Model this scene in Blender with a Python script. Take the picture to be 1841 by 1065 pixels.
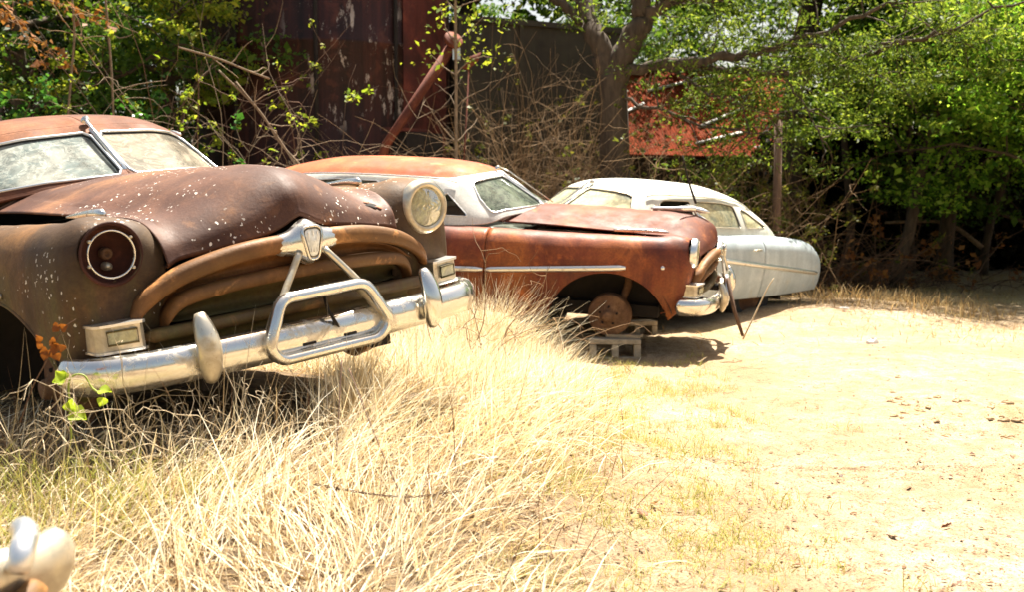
import bpy, math, random
import numpy as np
from mathutils import Vector, Matrix
random.seed(7); RNG = np.random.default_rng(7)
for o in list(bpy.data.objects): bpy.data.objects.remove(o)
S = bpy.context.scene; COL = S.collection; R_ = math.radians

# ------------------------------------------------------------------ camera, world, sun
cam_d = bpy.data.cameras.new('camera'); cam = bpy.data.objects.new('camera', cam_d); COL.objects.link(cam)
CAMH = 1.2
cam.location = (0, 0, CAMH); cam.rotation_euler = (R_(90-4.289), 0, 0)
cam_d.sensor_width = 36; cam_d.lens = 1900/1841*36; cam_d.clip_end = 500; cam_d.clip_start = .05
cam_d.dof.use_dof = True; cam_d.dof.focus_distance = 5.2; cam_d.dof.aperture_fstop = 3.4
S.camera = cam
SUN_EL, SUN_AZ = 68, 20          # azimuth measured clockwise from +Y (away from camera) towards +X
w = bpy.data.worlds.new('World'); S.world = w; w.use_nodes = True
nt = w.node_tree; bg = nt.nodes['Background']
sky = nt.nodes.new('ShaderNodeTexSky'); sky.sky_type = 'NISHITA'; sky.sun_disc = False
sky.sun_elevation = R_(SUN_EL); sky.sun_rotation = R_(SUN_AZ); sky.dust_density = 4; sky.air_density = 1.0
wm = nt.nodes.new('ShaderNodeMix'); wm.data_type = 'RGBA'; wm.blend_type = 'MULTIPLY'; wm.inputs[0].default_value = 1; wm.inputs[7].default_value = (1.12, 1.0, .82, 1)
nt.links.new(sky.outputs[0], wm.inputs[6]); nt.links.new(wm.outputs[2], bg.inputs[0]); bg.inputs[1].default_value = .065
sd = bpy.data.lights.new('sun', 'SUN'); sd.energy = 5; sd.angle = R_(.5); sd.color = (1, .94, .83)
sun = bpy.data.objects.new('sun', sd); COL.objects.link(sun)
sv = Vector((math.sin(R_(SUN_AZ))*math.cos(R_(SUN_EL)), math.cos(R_(SUN_AZ))*math.cos(R_(SUN_EL)), math.sin(R_(SUN_EL))))
sun.rotation_euler = sv.to_track_quat('Z', 'Y').to_euler()
S.view_settings.view_transform = 'Standard'; S.view_settings.look = 'None'
S.view_settings.exposure = 1.72; S.view_settings.gamma = 1
S.cycles.max_bounces = 6; S.cycles.transparent_max_bounces = 8

# ------------------------------------------------------------------ node helpers
class NT:
    def __init__(s, name):
        s.m = bpy.data.materials.new(name); s.m.use_nodes = True; s.t = s.m.node_tree; s.t.nodes.clear()
        s.out = s.t.nodes.new('ShaderNodeOutputMaterial'); s.tc = s.t.nodes.new('ShaderNodeTexCoord')
    def n(s, typ, **kw):
        n = s.t.nodes.new('ShaderNode'+typ)
        for k, v in kw.items():
            if k in n.inputs: s.set(n.inputs[k], v)
            else: setattr(n, k, v)
        return n
    def set(s, inp, v):
        if isinstance(v, bpy.types.NodeSocket): s.t.links.new(v, inp)
        elif isinstance(v, (tuple, list)) and len(v) == 3 and inp.type == 'RGBA': inp.default_value = (*v, 1)
        else: inp.default_value = v
    def noise(s, scale, detail=6, rough=.6, vec=None, dist=0, stretch=None):
        vec = vec or s.tc.outputs['Object']
        if stretch:
            mp = s.n('Mapping'); s.set(mp.inputs[0], vec); mp.inputs['Scale'].default_value = stretch; vec = mp.outputs[0]
        n = s.n('TexNoise'); s.set(n.inputs['Vector'], vec)
        n.inputs['Scale'].default_value = scale; n.inputs['Detail'].default_value = detail
        n.inputs['Roughness'].default_value = rough; n.inputs['Distortion'].default_value = dist
        return n.outputs['Fac']
    def ncol(s, sc):
        n_ = s.n('TexNoise'); s.set(n_.inputs['Vector'], s.tc.outputs['Object']); n_.inputs['Scale'].default_value = sc*4; n_.inputs['Detail'].default_value = 6; return n_.outputs['Color']
    def ramp(s, fac, stops, interp='LINEAR'):
        r = s.n('ValToRGB'); s.set(r.inputs[0], fac); cr = r.color_ramp; cr.interpolation = interp
        while len(cr.elements) < len(stops): cr.elements.new(.5)
        for e, (p, c) in zip(cr.elements, stops):
            e.position = p; e.color = (*c, 1) if isinstance(c, tuple) else (c, c, c, 1)
        return r.outputs[0]
    def mix(s, fac, a, b, blend='MIX'):
        m = s.n('Mix', data_type='RGBA', blend_type=blend)
        s.set(m.inputs[0], fac); s.set(m.inputs[6], a); s.set(m.inputs[7], b); return m.outputs[2]
    def math(s, op, a, b=0.):
        m = s.n('Math', operation=op); s.set(m.inputs[0], a); s.set(m.inputs[1], b); return m.outputs[0]
    def bump(s, h, st=.3, d=.02):
        b = s.n('Bump'); b.inputs['Strength'].default_value = st; b.inputs['Distance'].default_value = d
        s.set(b.inputs['Height'], h); return b.outputs[0]
    def bsdf(s, **kw):
        p = s.n('BsdfPrincipled')
        for k, v in kw.items(): s.set(p.inputs[k.replace('_', ' ')], v)
        return p
    def done(s, sh):
        s.t.links.new(sh if isinstance(sh, bpy.types.NodeSocket) else sh.outputs[0], s.out.inputs[0]); return s.m
    def sep(s, vec=None):
        x = s.n('SeparateXYZ'); s.set(x.inputs[0], vec or s.tc.outputs['Object']); return x.outputs

def simple(name, col, rough=.7, metal=0., var=.35, scale=8, bump=.1, stretch=None):
    n = NT(name); f = n.noise(scale, stretch=stretch)
    c = n.ramp(f, [(.3, tuple(v*(1-var) for v in col)), (.7, tuple(min(1, v*(1+var)) for v in col))])
    return n.done(n.bsdf(Base_Color=c, Roughness=rough, Metallic=metal, Normal=n.bump(n.noise(scale*4), bump, .01)))

def rust(name, deep, mid, warm, pale=None, moss=0., speck=0., orange_amt=.5, gloss=.5, paint=None, paint_amt=0):
    """Sheet metal of an old car: paint worn through to rust, streaked on the sides."""
    n = NT(name)
    big = n.noise(1.6, 3, .55, dist=.4); med = n.noise(5, 8, .65); fine = n.noise(60, 5, .7)
    streak = n.noise(7, 5, .6, stretch=(1, 1, .12))
    c = n.ramp(big, [(.36, deep), (.52, mid), (.68, warm)])
    c = n.mix(n.ramp(med, [(.5, 0.), (.75, .55*orange_amt)]), c, warm)
    if pale: c = n.mix(n.ramp(n.noise(3.1, 7, .6, dist=1.), [(.60, 0.), (.70, .8)]), c, pale)
    if moss:
        z = n.sep()
        low = n.ramp(z[2], [(.55, 1.), (1.0, 0.)])
        f = n.math('MULTIPLY', n.ramp(streak, [(.42, 0.), (.6, 1.)]), low)
        c = n.mix(n.math('MULTIPLY', f, moss), c, (.105, .10, .03))
    c = n.mix(n.ramp(streak, [(.35, .45), (.6, 0.)]), c, tuple(v*.55 for v in deep))
    c = n.mix(n.ramp(fine, [(.4, .35), (.62, 0.)]), c, tuple(v*.6 for v in deep))
    c = n.mix(n.ramp(n.noise(2.3, 9, .68, dist=.9), [(.48, 0.), (.66, .75)]), c, tuple(v*.8 for v in deep))
    c = n.mix(n.ramp(n.noise(3.7, 9, .7, dist=.6), [(.56, 0.), (.70, orange_amt)]), c, tuple(min(1, v*1.25) for v in warm))
    if paint:
        f = n.math('ADD', n.math('MULTIPLY', med, .5), n.math('MULTIPLY', big, .5))
        c = n.mix(n.ramp(f, [(.47-.0*paint_amt, 0.), (.53, paint_amt)]), c, paint)
    if speck:
        v = n.n('TexVoronoi', feature='F1'); v.inputs['Scale'].default_value = 62; s0 = n.tc.outputs['Object']
        mp = n.n('Mapping'); n.set(mp.inputs[0], n.mix(.035, s0, n.ncol(9))); mp.inputs['Scale'].default_value = (1, 1, .7); n.set(v.inputs['Vector'], mp.outputs[0])
        rnd = n.sep(v.outputs['Color'])
        near = n.math('LESS_THAN', v.outputs['Distance'], n.math('MULTIPLY', rnd[1], .36))
        keep = n.math('GREATER_THAN', rnd[0], .42)
        patch = n.ramp(n.noise(4.2, 3, .6), [(.50, 0.), (.56, 1.)])
        f = n.math('MULTIPLY', n.math('MULTIPLY', near, keep), patch)
        c = n.mix(n.math('MULTIPLY', f, speck), c, (.75, .70, .62))
    rg = n.ramp(med, [(.3, gloss), (.7, min(1, gloss+.3))])
    bp = n.bump(n.math('ADD', n.math('MULTIPLY', fine, .45), n.math('MULTIPLY', med, .7)), .3, .012)
    return n.done(n.bsdf(Base_Color=c, Roughness=rg, Normal=bp, Metallic=0., Specular_IOR_Level=.32))

def chrome(name, wear=.35, tint=(.75, .73, .68), dirt=(.35, .27, .15), rough=.18):
    n = NT(name)
    a = n.noise(9, 8, .65, dist=.5); b = n.noise(40, 6, .7)
    f = n.ramp(a, [(.62-wear*.5, 0.), (.75-wear*.2, 1.)])
    c = n.mix(n.math('MULTIPLY', f, .85), tint, dirt)
    c = n.mix(n.ramp(b, [(.62, 0.), (.72, .6)]), c, (.22, .11, .05))
    m = n.ramp(f, [(0., .95), (1., .25)])
    rg = n.ramp(f, [(0., rough), (1., .65)])
    return n.done(n.bsdf(Base_Color=c, Metallic=m, Roughness=rg, Normal=n.bump(n.math('ADD', n.noise(5, 3), n.math('MULTIPLY', b, .15)), .12, .02)))

def dirty_glass(name, dust=(.17, .21, .20), dust2=(.31, .32, .28), amt=.88, wet=0.):
    n = NT(name)
    g = n.n('BsdfGlossy'); g.inputs['Roughness'].default_value = .05; g.inputs['Color'].default_value = (.9, .95, 1, 1)
    t = n.n('BsdfTransparent'); t.inputs[0].default_value = (.55, .6, .58, 1)
    a = n.noise(2.6, 6, .6, dist=1.2); b = n.noise(9, 9, .7, dist=2.2)
    c = n.mix(n.ramp(a, [(.42, 0.), (.56, 1.)]), dust, dust2)
    c = n.mix(n.ramp(b, [(.50, 0.), (.56, .55), (.62, 0.)]), c, tuple(min(1, v*1.9) for v in dust2))
    c = n.mix(n.ramp(n.noise(30, 6, .7), [(.35, .35), (.6, 0.)]), c, (.2, .19, .16))
    d = n.bsdf(Base_Color=c, Roughness=.8, Specular_IOR_Level=.05)
    fr = n.n('Fresnel'); fr.inputs[0].default_value = 1.5
    m1 = n.n('MixShader'); n.set(m1.inputs[0], n.ramp(n.noise(3.2, 8, .7, dist=1.2), [(.36, amt-.45), (.52, amt), (.62, amt+.15)]))
    n.set(m1.inputs[1], t.outputs[0]); n.set(m1.inputs[2], d.outputs[0])
    m2 = n.n('MixShader'); n.set(m2.inputs[0], n.math('ADD', n.math('MULTIPLY', fr.outputs[0], .35), .004))
    n.set(m2.inputs[1], m1.outputs[0]); n.set(m2.inputs[2], g.outputs[0])
    return n.done(m2)

def leafmat(name, cols, trans=.45, rough=.5, tint=(1.5, 1.45, .7)):
    n = NT(name); g = n.n('NewGeometry')
    c = n.ramp(g.outputs['Random Per Island'], [(i/(max(1, len(cols)-1)), cc) for i, cc in enumerate(cols)])
    d = n.bsdf(Base_Color=c, Roughness=rough, Specular_IOR_Level=.15); t = n.n('BsdfTranslucent')
    n.set(t.inputs[0], n.mix(1., c, tint, 'MULTIPLY'))
    m = n.n('MixShader'); m.inputs[0].default_value = trans
    n.set(m.inputs[1], d.outputs[0]); n.set(m.inputs[2], t.outputs[0]); return n.done(m)

M = {}
M['rust1'] = rust('rusty brown hood metal', (.070, .028, .018), (.150, .066, .038), (.34, .155, .06), moss=.35, speck=.95, gloss=.50, orange_amt=.35)
M['rust1f'] = rust('rusty mossy fender metal', (.062, .034, .018), (.11, .062, .03), (.25, .12, .04), moss=.95, speck=.9, gloss=.52, orange_amt=.25)
M['rust1r'] = rust('rusty orange roof metal', (.10, .035, .018), (.19, .068, .03), (.30, .12, .05), gloss=.6)
M['rust_grille'] = rust('orange rusted bar metal', (.16, .075, .025), (.36, .15, .05), (.55, .25, .08), moss=.2, gloss=.45, orange_amt=1)
M['rust_olive'] = rust('olive orange bar metal', (.09, .05, .02), (.20, .12, .04), (.42, .19, .06), moss=.8, gloss=.45, orange_amt=.8)
M['olive'] = rust('olive brown rusted grille shell', (.075, .05, .02), (.16, .115, .04), (.28, .18, .06), moss=.9, gloss=.5)
M['rust2'] = rust('red oxide body metal', (.085, .022, .015), (.26, .055, .02), (.46, .13, .03), moss=.30, gloss=.40, orange_amt=.8)
M['rust2h'] = rust('red rust hood metal', (.11, .032, .017), (.20, .05, .022), (.32, .11, .035), gloss=.5, orange_amt=.8)
M['rust2r'] = rust('orange red roof metal', (.34, .075, .025), (.46, .11, .035), (.58, .17, .05), pale=(.60, .36, .12), gloss=.6)
M['white2'] = rust('flat white pillar metal', (.68, .66, .60), (.80, .79, .75), (.84, .83, .80), gloss=.45, orange_amt=0)  # near white tone for car pillars and barn roof strips
M['white3'] = rust('chalky white roof paint', (.62, .62, .52), (.76, .77, .70), (.80, .80, .72), pale=(.72, .68, .33), gloss=.45, orange_amt=0)
M['blue3'] = rust('pale grey blue door paint', (.46, .54, .57), (.57, .65, .67), (.70, .74, .73), gloss=.45, orange_amt=.2, pale=(.60, .55, .40))
M['dark'] = simple('dark underbody grime', (.018, .013, .010), .9)
M['inside'] = simple('dark cabin lining', (.04, .035, .03), .9)
M['rubber'] = simple('perished black rubber', (.02, .02, .02), .8)
M['seat'] = simple('torn brown seat cloth', (.10, .075, .05), .95)
M['chrome'] = chrome('weathered chrome', .15)
M['chrome_dirty'] = chrome('dirty pitted chrome', .42, tint=(.66, .60, .48), dirt=(.42, .33, .20), rough=.28)
M['trim'] = chrome('dull aluminium trim', .1, tint=(.80, .80, .78), rough=.3)
M['glass1'] = dirty_glass('dusty windshield glass')
M['glass1w'] = dirty_glass('brown dusted windshield glass', dust=(.14, .13, .105), dust2=(.25, .215, .16), amt=.90)
M['glass2'] = dirty_glass('mouldy greenish glass', dust=(.05, .07, .055), dust2=(.14, .17, .12), amt=.75)
M['glass3'] = dirty_glass('cream dusted glass', dust=(.34, .36, .26), dust2=(.48, .44, .26), amt=.9)
M['lens'] = dirty_glass('yellowed lamp lens', dust=(.62, .58, .42), dust2=(.7, .6, .3), amt=.75)
M['white_lens'] = simple('milky badge glass', (.80, .80, .74), .25, var=.25, scale=40)
M['white_chrome'] = chrome('bright chalked chrome', .1, tint=(.85, .85, .84), rough=.35)
M['bucket'] = rust('red brown lamp bucket', (.05, .016, .010), (.10, .03, .018), (.2, .06, .03), gloss=.6)
M['drum'] = rust('tan rusted brake drum', (.11, .055, .03), (.22, .12, .07), (.33, .19, .10), gloss=.7)
M['pink'] = simple('fresh pinkish rust flake', (.42, .17, .10), .8, scale=60)
M['fire'] = simple('sun faded amber plastic', (.45, .18, .05), .4)

# ------------------------------------------------------------------ mesh helpers
def mesh(name, V, F, mat, parent=None, smooth=True, mats=None):
    me = bpy.data.meshes.new(name)
    V = np.asarray(V, dtype=np.float32).reshape(-1, 3)
    if isinstance(F, np.ndarray) and F.ndim == 2:
        k = F.shape[1]; nf = len(F)
        me.vertices.add(len(V)); me.vertices.foreach_set('co', V.ravel())
        me.loops.add(nf*k); me.loops.foreach_set('vertex_index', F.astype(np.int32).ravel())
        me.polygons.add(nf); me.polygons.foreach_set('loop_start', np.arange(0, nf*k, k, dtype=np.int32))
        me.update(calc_edges=True); me.validate()
    else:
        me.from_pydata(V.tolist(), [], [tuple(f) for f in F]); me.update()
    me.materials.append(mat)
    if smooth: me.polygons.foreach_set('use_smooth', [True]*len(me.polygons))
    o = bpy.data.objects.new(name, me); COL.objects.link(o)
    if parent: o.parent = parent
    return o
def tag(o, label=None, cat=None, group=None, kind=None):
    if label: o['label'] = label
    if cat: o['category'] = cat
    if group: o['group'] = group
    if kind: o['kind'] = kind
    return o
def empty(name, loc, label, cat, rot=(0, 0, 0), group=None):
    o = bpy.data.objects.new(name, None); COL.objects.link(o); o.empty_display_size = .2
    o.location = loc; o.rotation_euler = rot; return tag(o, label, cat, group)
class MB:
    def __init__(s): s.V = []; s.F = []
    def add(s, V, F):
        b = len(s.V); s.V += [tuple(map(float, v)) for v in V]; s.F += [tuple(b+int(i) for i in f) for f in F]; return s
    def box(s, c, d, rot=None):
        c = np.array(c, float); h = np.array(d, float)/2
        P = np.array([[x, y, z] for x in (-1, 1) for y in (-1, 1) for z in (-1, 1)])*h
        if rot is not None: P = P@np.array(rot).T
        return s.add(P+c, [(0, 1, 3, 2), (4, 6, 7, 5), (0, 4, 5, 1), (2, 3, 7, 6), (0, 2, 6, 4), (1, 5, 7, 3)])
    def tube(s, pts, rad, n=8, closed=False, sy=1.0, cap=True, up=None):
        pts = np.array(pts, float); k = len(pts); rad = np.ones(k)*rad if np.isscalar(rad) else np.array(rad, float)
        T = np.zeros_like(pts)
        if closed: T = np.roll(pts, -1, 0)-np.roll(pts, 1, 0)
        else: T[1:-1] = pts[2:]-pts[:-2]; T[0] = pts[1]-pts[0]; T[-1] = pts[-1]-pts[-2]
        T /= np.linalg.norm(T, axis=1)[:, None]+1e-9
        u = np.array(up, float) if up is not None else (np.array([0, 0, 1.]) if abs(T[0][2]) < .9 else np.array([1., 0, 0]))
        V = []
        for i in range(k):
            if up is not None: u = np.array(up, float)
            a = np.cross(T[i], u); a /= np.linalg.norm(a)+1e-9; b = np.cross(a, T[i]); u = b
            for j in range(n):
                t = 2*math.pi*j/n; V.append(pts[i]+rad[i]*(a*math.cos(t)*sy+b*math.sin(t)))
        F = []
        for i in range(k if closed else k-1):
            i2 = (i+1) % k
            for j in range(n): F.append((i*n+j, i*n+(j+1) % n, i2*n+(j+1) % n, i2*n+j))
        if cap and not closed: F.append(tuple(range(n-1, -1, -1))); F.append(tuple((k-1)*n+j for j in range(n)))
        return s.add(V, F)
    def rings(s, rings, closed=True, cap0=False, cap1=False):
        k = len(rings); n = len(rings[0]); V = [p for r in rings for p in r]; F = []
        for i in range(k-1):
            for j in range(n if closed else n-1): F.append((i*n+j, i*n+(j+1) % n, (i+1)*n+(j+1) % n, (i+1)*n+j))
        if cap0: F.append(tuple(range(n-1, -1, -1)))
        if cap1: F.append(tuple((k-1)*n+j for j in range(n)))
        return s.add(V, F)
    def lathe(s, c, axis, prof, n=32):
        """prof: list of (distance along axis, radius)"""
        ax = np.array(axis, float); ax /= np.linalg.norm(ax)
        u = np.cross(ax, [0, 0, 1.] if abs(ax[2]) < .9 else [1., 0, 0]); u /= np.linalg.norm(u); v = np.cross(ax, u); c = np.array(c, float)
        rg = [[c+ax*d+max(r, 1e-4)*(u*math.cos(2*math.pi*j/n)+v*math.sin(2*math.pi*j/n)) for j in range(n)] for d, r in prof]
        return s.rings(rg)
    def obj(s, name, mat, parent=None, smooth=True): return mesh(name, s.V, s.F, mat, parent, smooth)
def cr(P, m, closed=False):
    """Catmull-Rom resample of P (k,d): m samples per span."""
    P = np.array(P, float); k = len(P)
    if closed: Q = np.concatenate([P[-1:], P, P[:2]])
    else: Q = np.concatenate([2*P[:1]-P[1:2], P, 2*P[-1:]-P[-2:-1]])
    out = []; t = np.arange(m)/m
    for i in range(k if closed else k-1):
        a, b, c, d = Q[i], Q[i+1], Q[i+2], Q[i+3]
        tt = t.reshape((-1,)+(1,)*(P.ndim-1))
        out.append(.5*(2*b+(c-a)*tt+(2*a-5*b+4*c-d)*tt**2+(3*b-a-3*c+d)*tt**3))
    o = np.concatenate(out)
    return o if closed else np.concatenate([o, P[-1:]])
def grid(ctrl, mu, mv):
    G = cr(np.array(ctrl, float), mu); G = np.swapaxes(cr(np.swapaxes(G, 0, 1), mv), 0, 1); return G
def gfaces(nu, nv):
    i, j = np.meshgrid(np.arange(nu-1), np.arange(nv-1), indexing='ij')
    a = (i*nv+j).ravel(); return np.stack([a, a+nv, a+nv+1, a+1], 1)
def gnormals(G):
    du = np.gradient(G, axis=0); dv = np.gradient(G, axis=1); n = np.cross(du, dv)
    return n/(np.linalg.norm(n, axis=2)[..., None]+1e-9)
def pip(P, poly):
    x, y = P[:, 0], P[:, 1]; ins = np.zeros(len(P), bool)
    for (x0, y0), (x1, y1) in zip(poly, np.roll(poly, -1, 0)):
        c = ((y0 > y) != (y1 > y)) & (x < (x1-x0)*(y-y0)/((y1-y0) if abs(y1-y0) > 1e-12 else 1e-12)+x0); ins ^= c
    return ins
def nearest(P, poly):
    best = np.full(len(P), 1e9); Q = P.copy(); S_ = np.zeros(len(P)); acc = 0
    for a, b in zip(poly, np.roll(poly, -1, 0)):
        ab = b-a; L = ab@ab+1e-12; t = np.clip(((P-a)@ab)/L, 0, 1); q = a+t[:, None]*ab
        d = ((P-q)**2).sum(1); m = d < best; best[m] = d[m]; Q[m] = q[m]; S_[m] = (acc+t*math.sqrt(L))[m]; acc += math.sqrt(L)
    return Q, S_
def wavy(G, a=.0022, seed=3):
    r = np.random.default_rng(seed); N = gnormals(G); d = 0
    for _ in range(9):
        k = r.normal(size=3)*r.uniform(5, 14); d = d+np.sin(G@k+r.uniform(0, 6))
    return G+N*(d*a/2.2)[..., None]
class Shell:
    """A gridded sheet of metal in which windows, arches and lamp holes can be cut cleanly."""
    def __init__(s, G, flip=False):
        s.V = G.reshape(-1, 3).copy(); s.N = gnormals(G).reshape(-1, 3); s.F = gfaces(*G.shape[:2])
        if flip: s.F = s.F[:, ::-1]; s.N = -s.N
    def cut(s, axes, poly, cond, snap_faces=True):
        a, b = axes; c = 3-a-b; poly = np.array(poly, float); P = s.V[:, [a, b]]
        ins = pip(P, poly) & cond(s.V)
        fi = ins[s.F]; allin = fi.all(1); mixd = fi.any(1) & ~allin
        sn = np.unique(s.F[mixd][fi[mixd]])
        Q, arc = nearest(P[sn], poly); d = Q-P[sn]; n = s.N[sn]; nc = np.where(np.abs(n[:, c]) < .55, .55*np.sign(n[:, c]+1e-9), n[:, c])
        s.V[sn, c] -= (n[:, a]*d[:, 0]+n[:, b]*d[:, 1])/nc; s.V[sn, a] = Q[:, 0]; s.V[sn, b] = Q[:, 1]
        rem = s.F[allin]; s.F = s.F[~allin]
        o = np.argsort(arc); loop = s.V[sn][o]; keep = [0]
        for i in range(1, len(loop)):
            if np.linalg.norm(loop[i]-loop[keep[-1]]) > .012: keep.append(i)
        return rem, loop[keep], s.N[sn][o][keep]
    def sub(s, F, off=0.):
        ids, inv = np.unique(F.ravel(), return_inverse=True); return s.V[ids]+s.N[ids]*off, inv.reshape(F.shape)
def mir(V): return np.asarray(V)*np.array([1, -1, 1])
def solid(o, t, off=-1):
    m = o.modifiers.new('thick', 'SOLIDIFY'); m.thickness = t; m.offset = off; return o
def rpoly(pts, m=6): return cr(np.array(pts, float), m, closed=True)
def circle(cx, cy, r, n=48): return np.array([(cx+r*math.cos(2*math.pi*i/n), cy+r*math.sin(2*math.pi*i/n)) for i in range(n)])
def roundpoly(pts, r=.03, m=5):
    pts = np.array(pts, float); out = []
    for i, p in enumerate(pts):
        a, b = pts[i-1], pts[(i+1) % len(pts)]; da, db = a-p, b-p; la, lb = np.linalg.norm(da), np.linalg.norm(db)
        rr = min(r, la*.45, lb*.45); p0, p1 = p+da/la*rr, p+db/lb*rr
        for t in np.linspace(0, 1, m): out.append((1-t)**2*p0+2*t*(1-t)*p+t*t*p1)
    return np.array(out)

# ------------------------------------------------------------------ the old sedan (local: +X front, +Y its left, Z up, origin under front axle)
def side_ctrl(tailz=0):
    # rows: levels from sill to hood seam; columns: from grille edge round the lamp, along the side to the tail
    fr = [0., .14, .30, .48, .66, .80, .90, .97, 1.0, .985, .955]      # height fraction of each level
    Yp = [.925, .955, .975, .985, .982, .965, .93, .875, .79, .69, .52]  # half width at each level
    cols = []
    def front(xs, ys, zs): cols.append([(x, y, z) for x, y, z in zip(xs, ys, zs)])
    Z0 = [.38, .43, .50, .62, .74, .83, .90, .955, .985, .99, .985]
    front([.56, .60, .64, .67, .688, .692, .672, .615, .525, .465, .38], [.50, .52, .54, .55, .55, .545, .54, .54, .54, .54, .50], Z0)
    Z1 = [.38, .43, .50, .62, .75, .86, .94, .995, 1.012, 1.005, .97]
    front([.57, .62, .66, .685, .70, .705, .695, .65, .56, .50, .36], [.60, .62, .64, .645, .645, .64, .635, .63, .62, .60, .50], Z1)
    Z2 = [.37, .42, .50, .62, .75, .87, .965, 1.015, 1.034, 1.022, .97]
    front([.555, .61, .65, .675, .69, .695, .685, .64, .54, .48, .34], [.72, .735, .745, .75, .75, .75, .745, .735, .705, .66, .50], Z2)
    Z3 = [.35, .41, .495, .61, .74, .86, .95, 1.012, 1.034, 1.022, .965]
    front([.56, .61, .64, .66, .672, .672, .655, .60, .50, .44, .32], [.825, .838, .848, .853, .853, .85, .84, .82, .775, .70, .50], Z3)
    front([.47, .52, .55, .57, .575, .57, .54, .48, .41, .37, .28], [.895, .912, .925, .932, .932, .922, .90, .862, .80, .71, .50], [.30, .39, .49, .61, .74, .86, .94, .995, 1.02, 1.005, .955])
    # x, bottom z, crown z, width factor, inner y of last levels
    for x, zb, zc, wf, yi in [(.22, .27, 1.015, .99, None), (0, .27, 1.013, 1, None), (-.5, .27, 1.008, 1, None), (-1.08, .27, 1.0, 1, None), (-1.55, .27, 1.0, 1, 1),
                              (-2.10, .28, 1.0, 1, 1), (-2.6, .29, 1.005, 1, 1), (-3.1, .31, 1.01, 1, 1), (-3.6, .34, 1.0, .99, None), (-4.0, .37, .965, .97, None), (-4.18, .38, .915, .94, None)]:
        c = []
        for f, y in zip(fr, Yp): c.append((x, y*wf, zb+(zc-zb)*f))
        if x > -1.0:                                  # keep to the hood seam line
            sz = np.interp(x, [-1., 0, .5], [.945, .962, .972]); c[-2] = (x, .66, (sz+zc)/2-.005); c[-1] = (x, .50, sz-.03)
        if yi: c[-2] = (x, .765, zc-.008); c[-1] = (x, .70, zc-.04)
        if x < -3.4: c[-2] = (x, .66*wf, zc-.012); c[-1] = (x, .46, zc-.03)
        cols.append(c)
    zt = lambda zb, zc: [zb+(zc-zb)*f for f in fr]
    zz = zt(.39, .85); front2 = lambda xs, ys, zs: cols.append(list(zip(xs, ys, zs)))
    front2([-4.290, -4.300, -4.310, -4.315, -4.310, -4.300, -4.285, -4.260, -4.240, -4.220, -4.190], [.83, .85, .86, .865, .86, .84, .81, .76, .69, .60, .44], zz)
    front2([-4.330, -4.350, -4.360, -4.370, -4.365, -4.355, -4.340, -4.320, -4.300, -4.280, -4.250], [.45]*6+[.44, .43, .42, .40, .36], zt(.39, .81))
    front2([-4.340, -4.360, -4.370, -4.380, -4.375, -4.365, -4.350, -4.330, -4.310, -4.290, -4.260], [0.]*11, zt(.39, .80))
    return np.array(cols)
DOOR_COLS = (8, 10, 12)   # control columns where doors start / meet / end
MU, MVV = 14, 8

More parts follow.
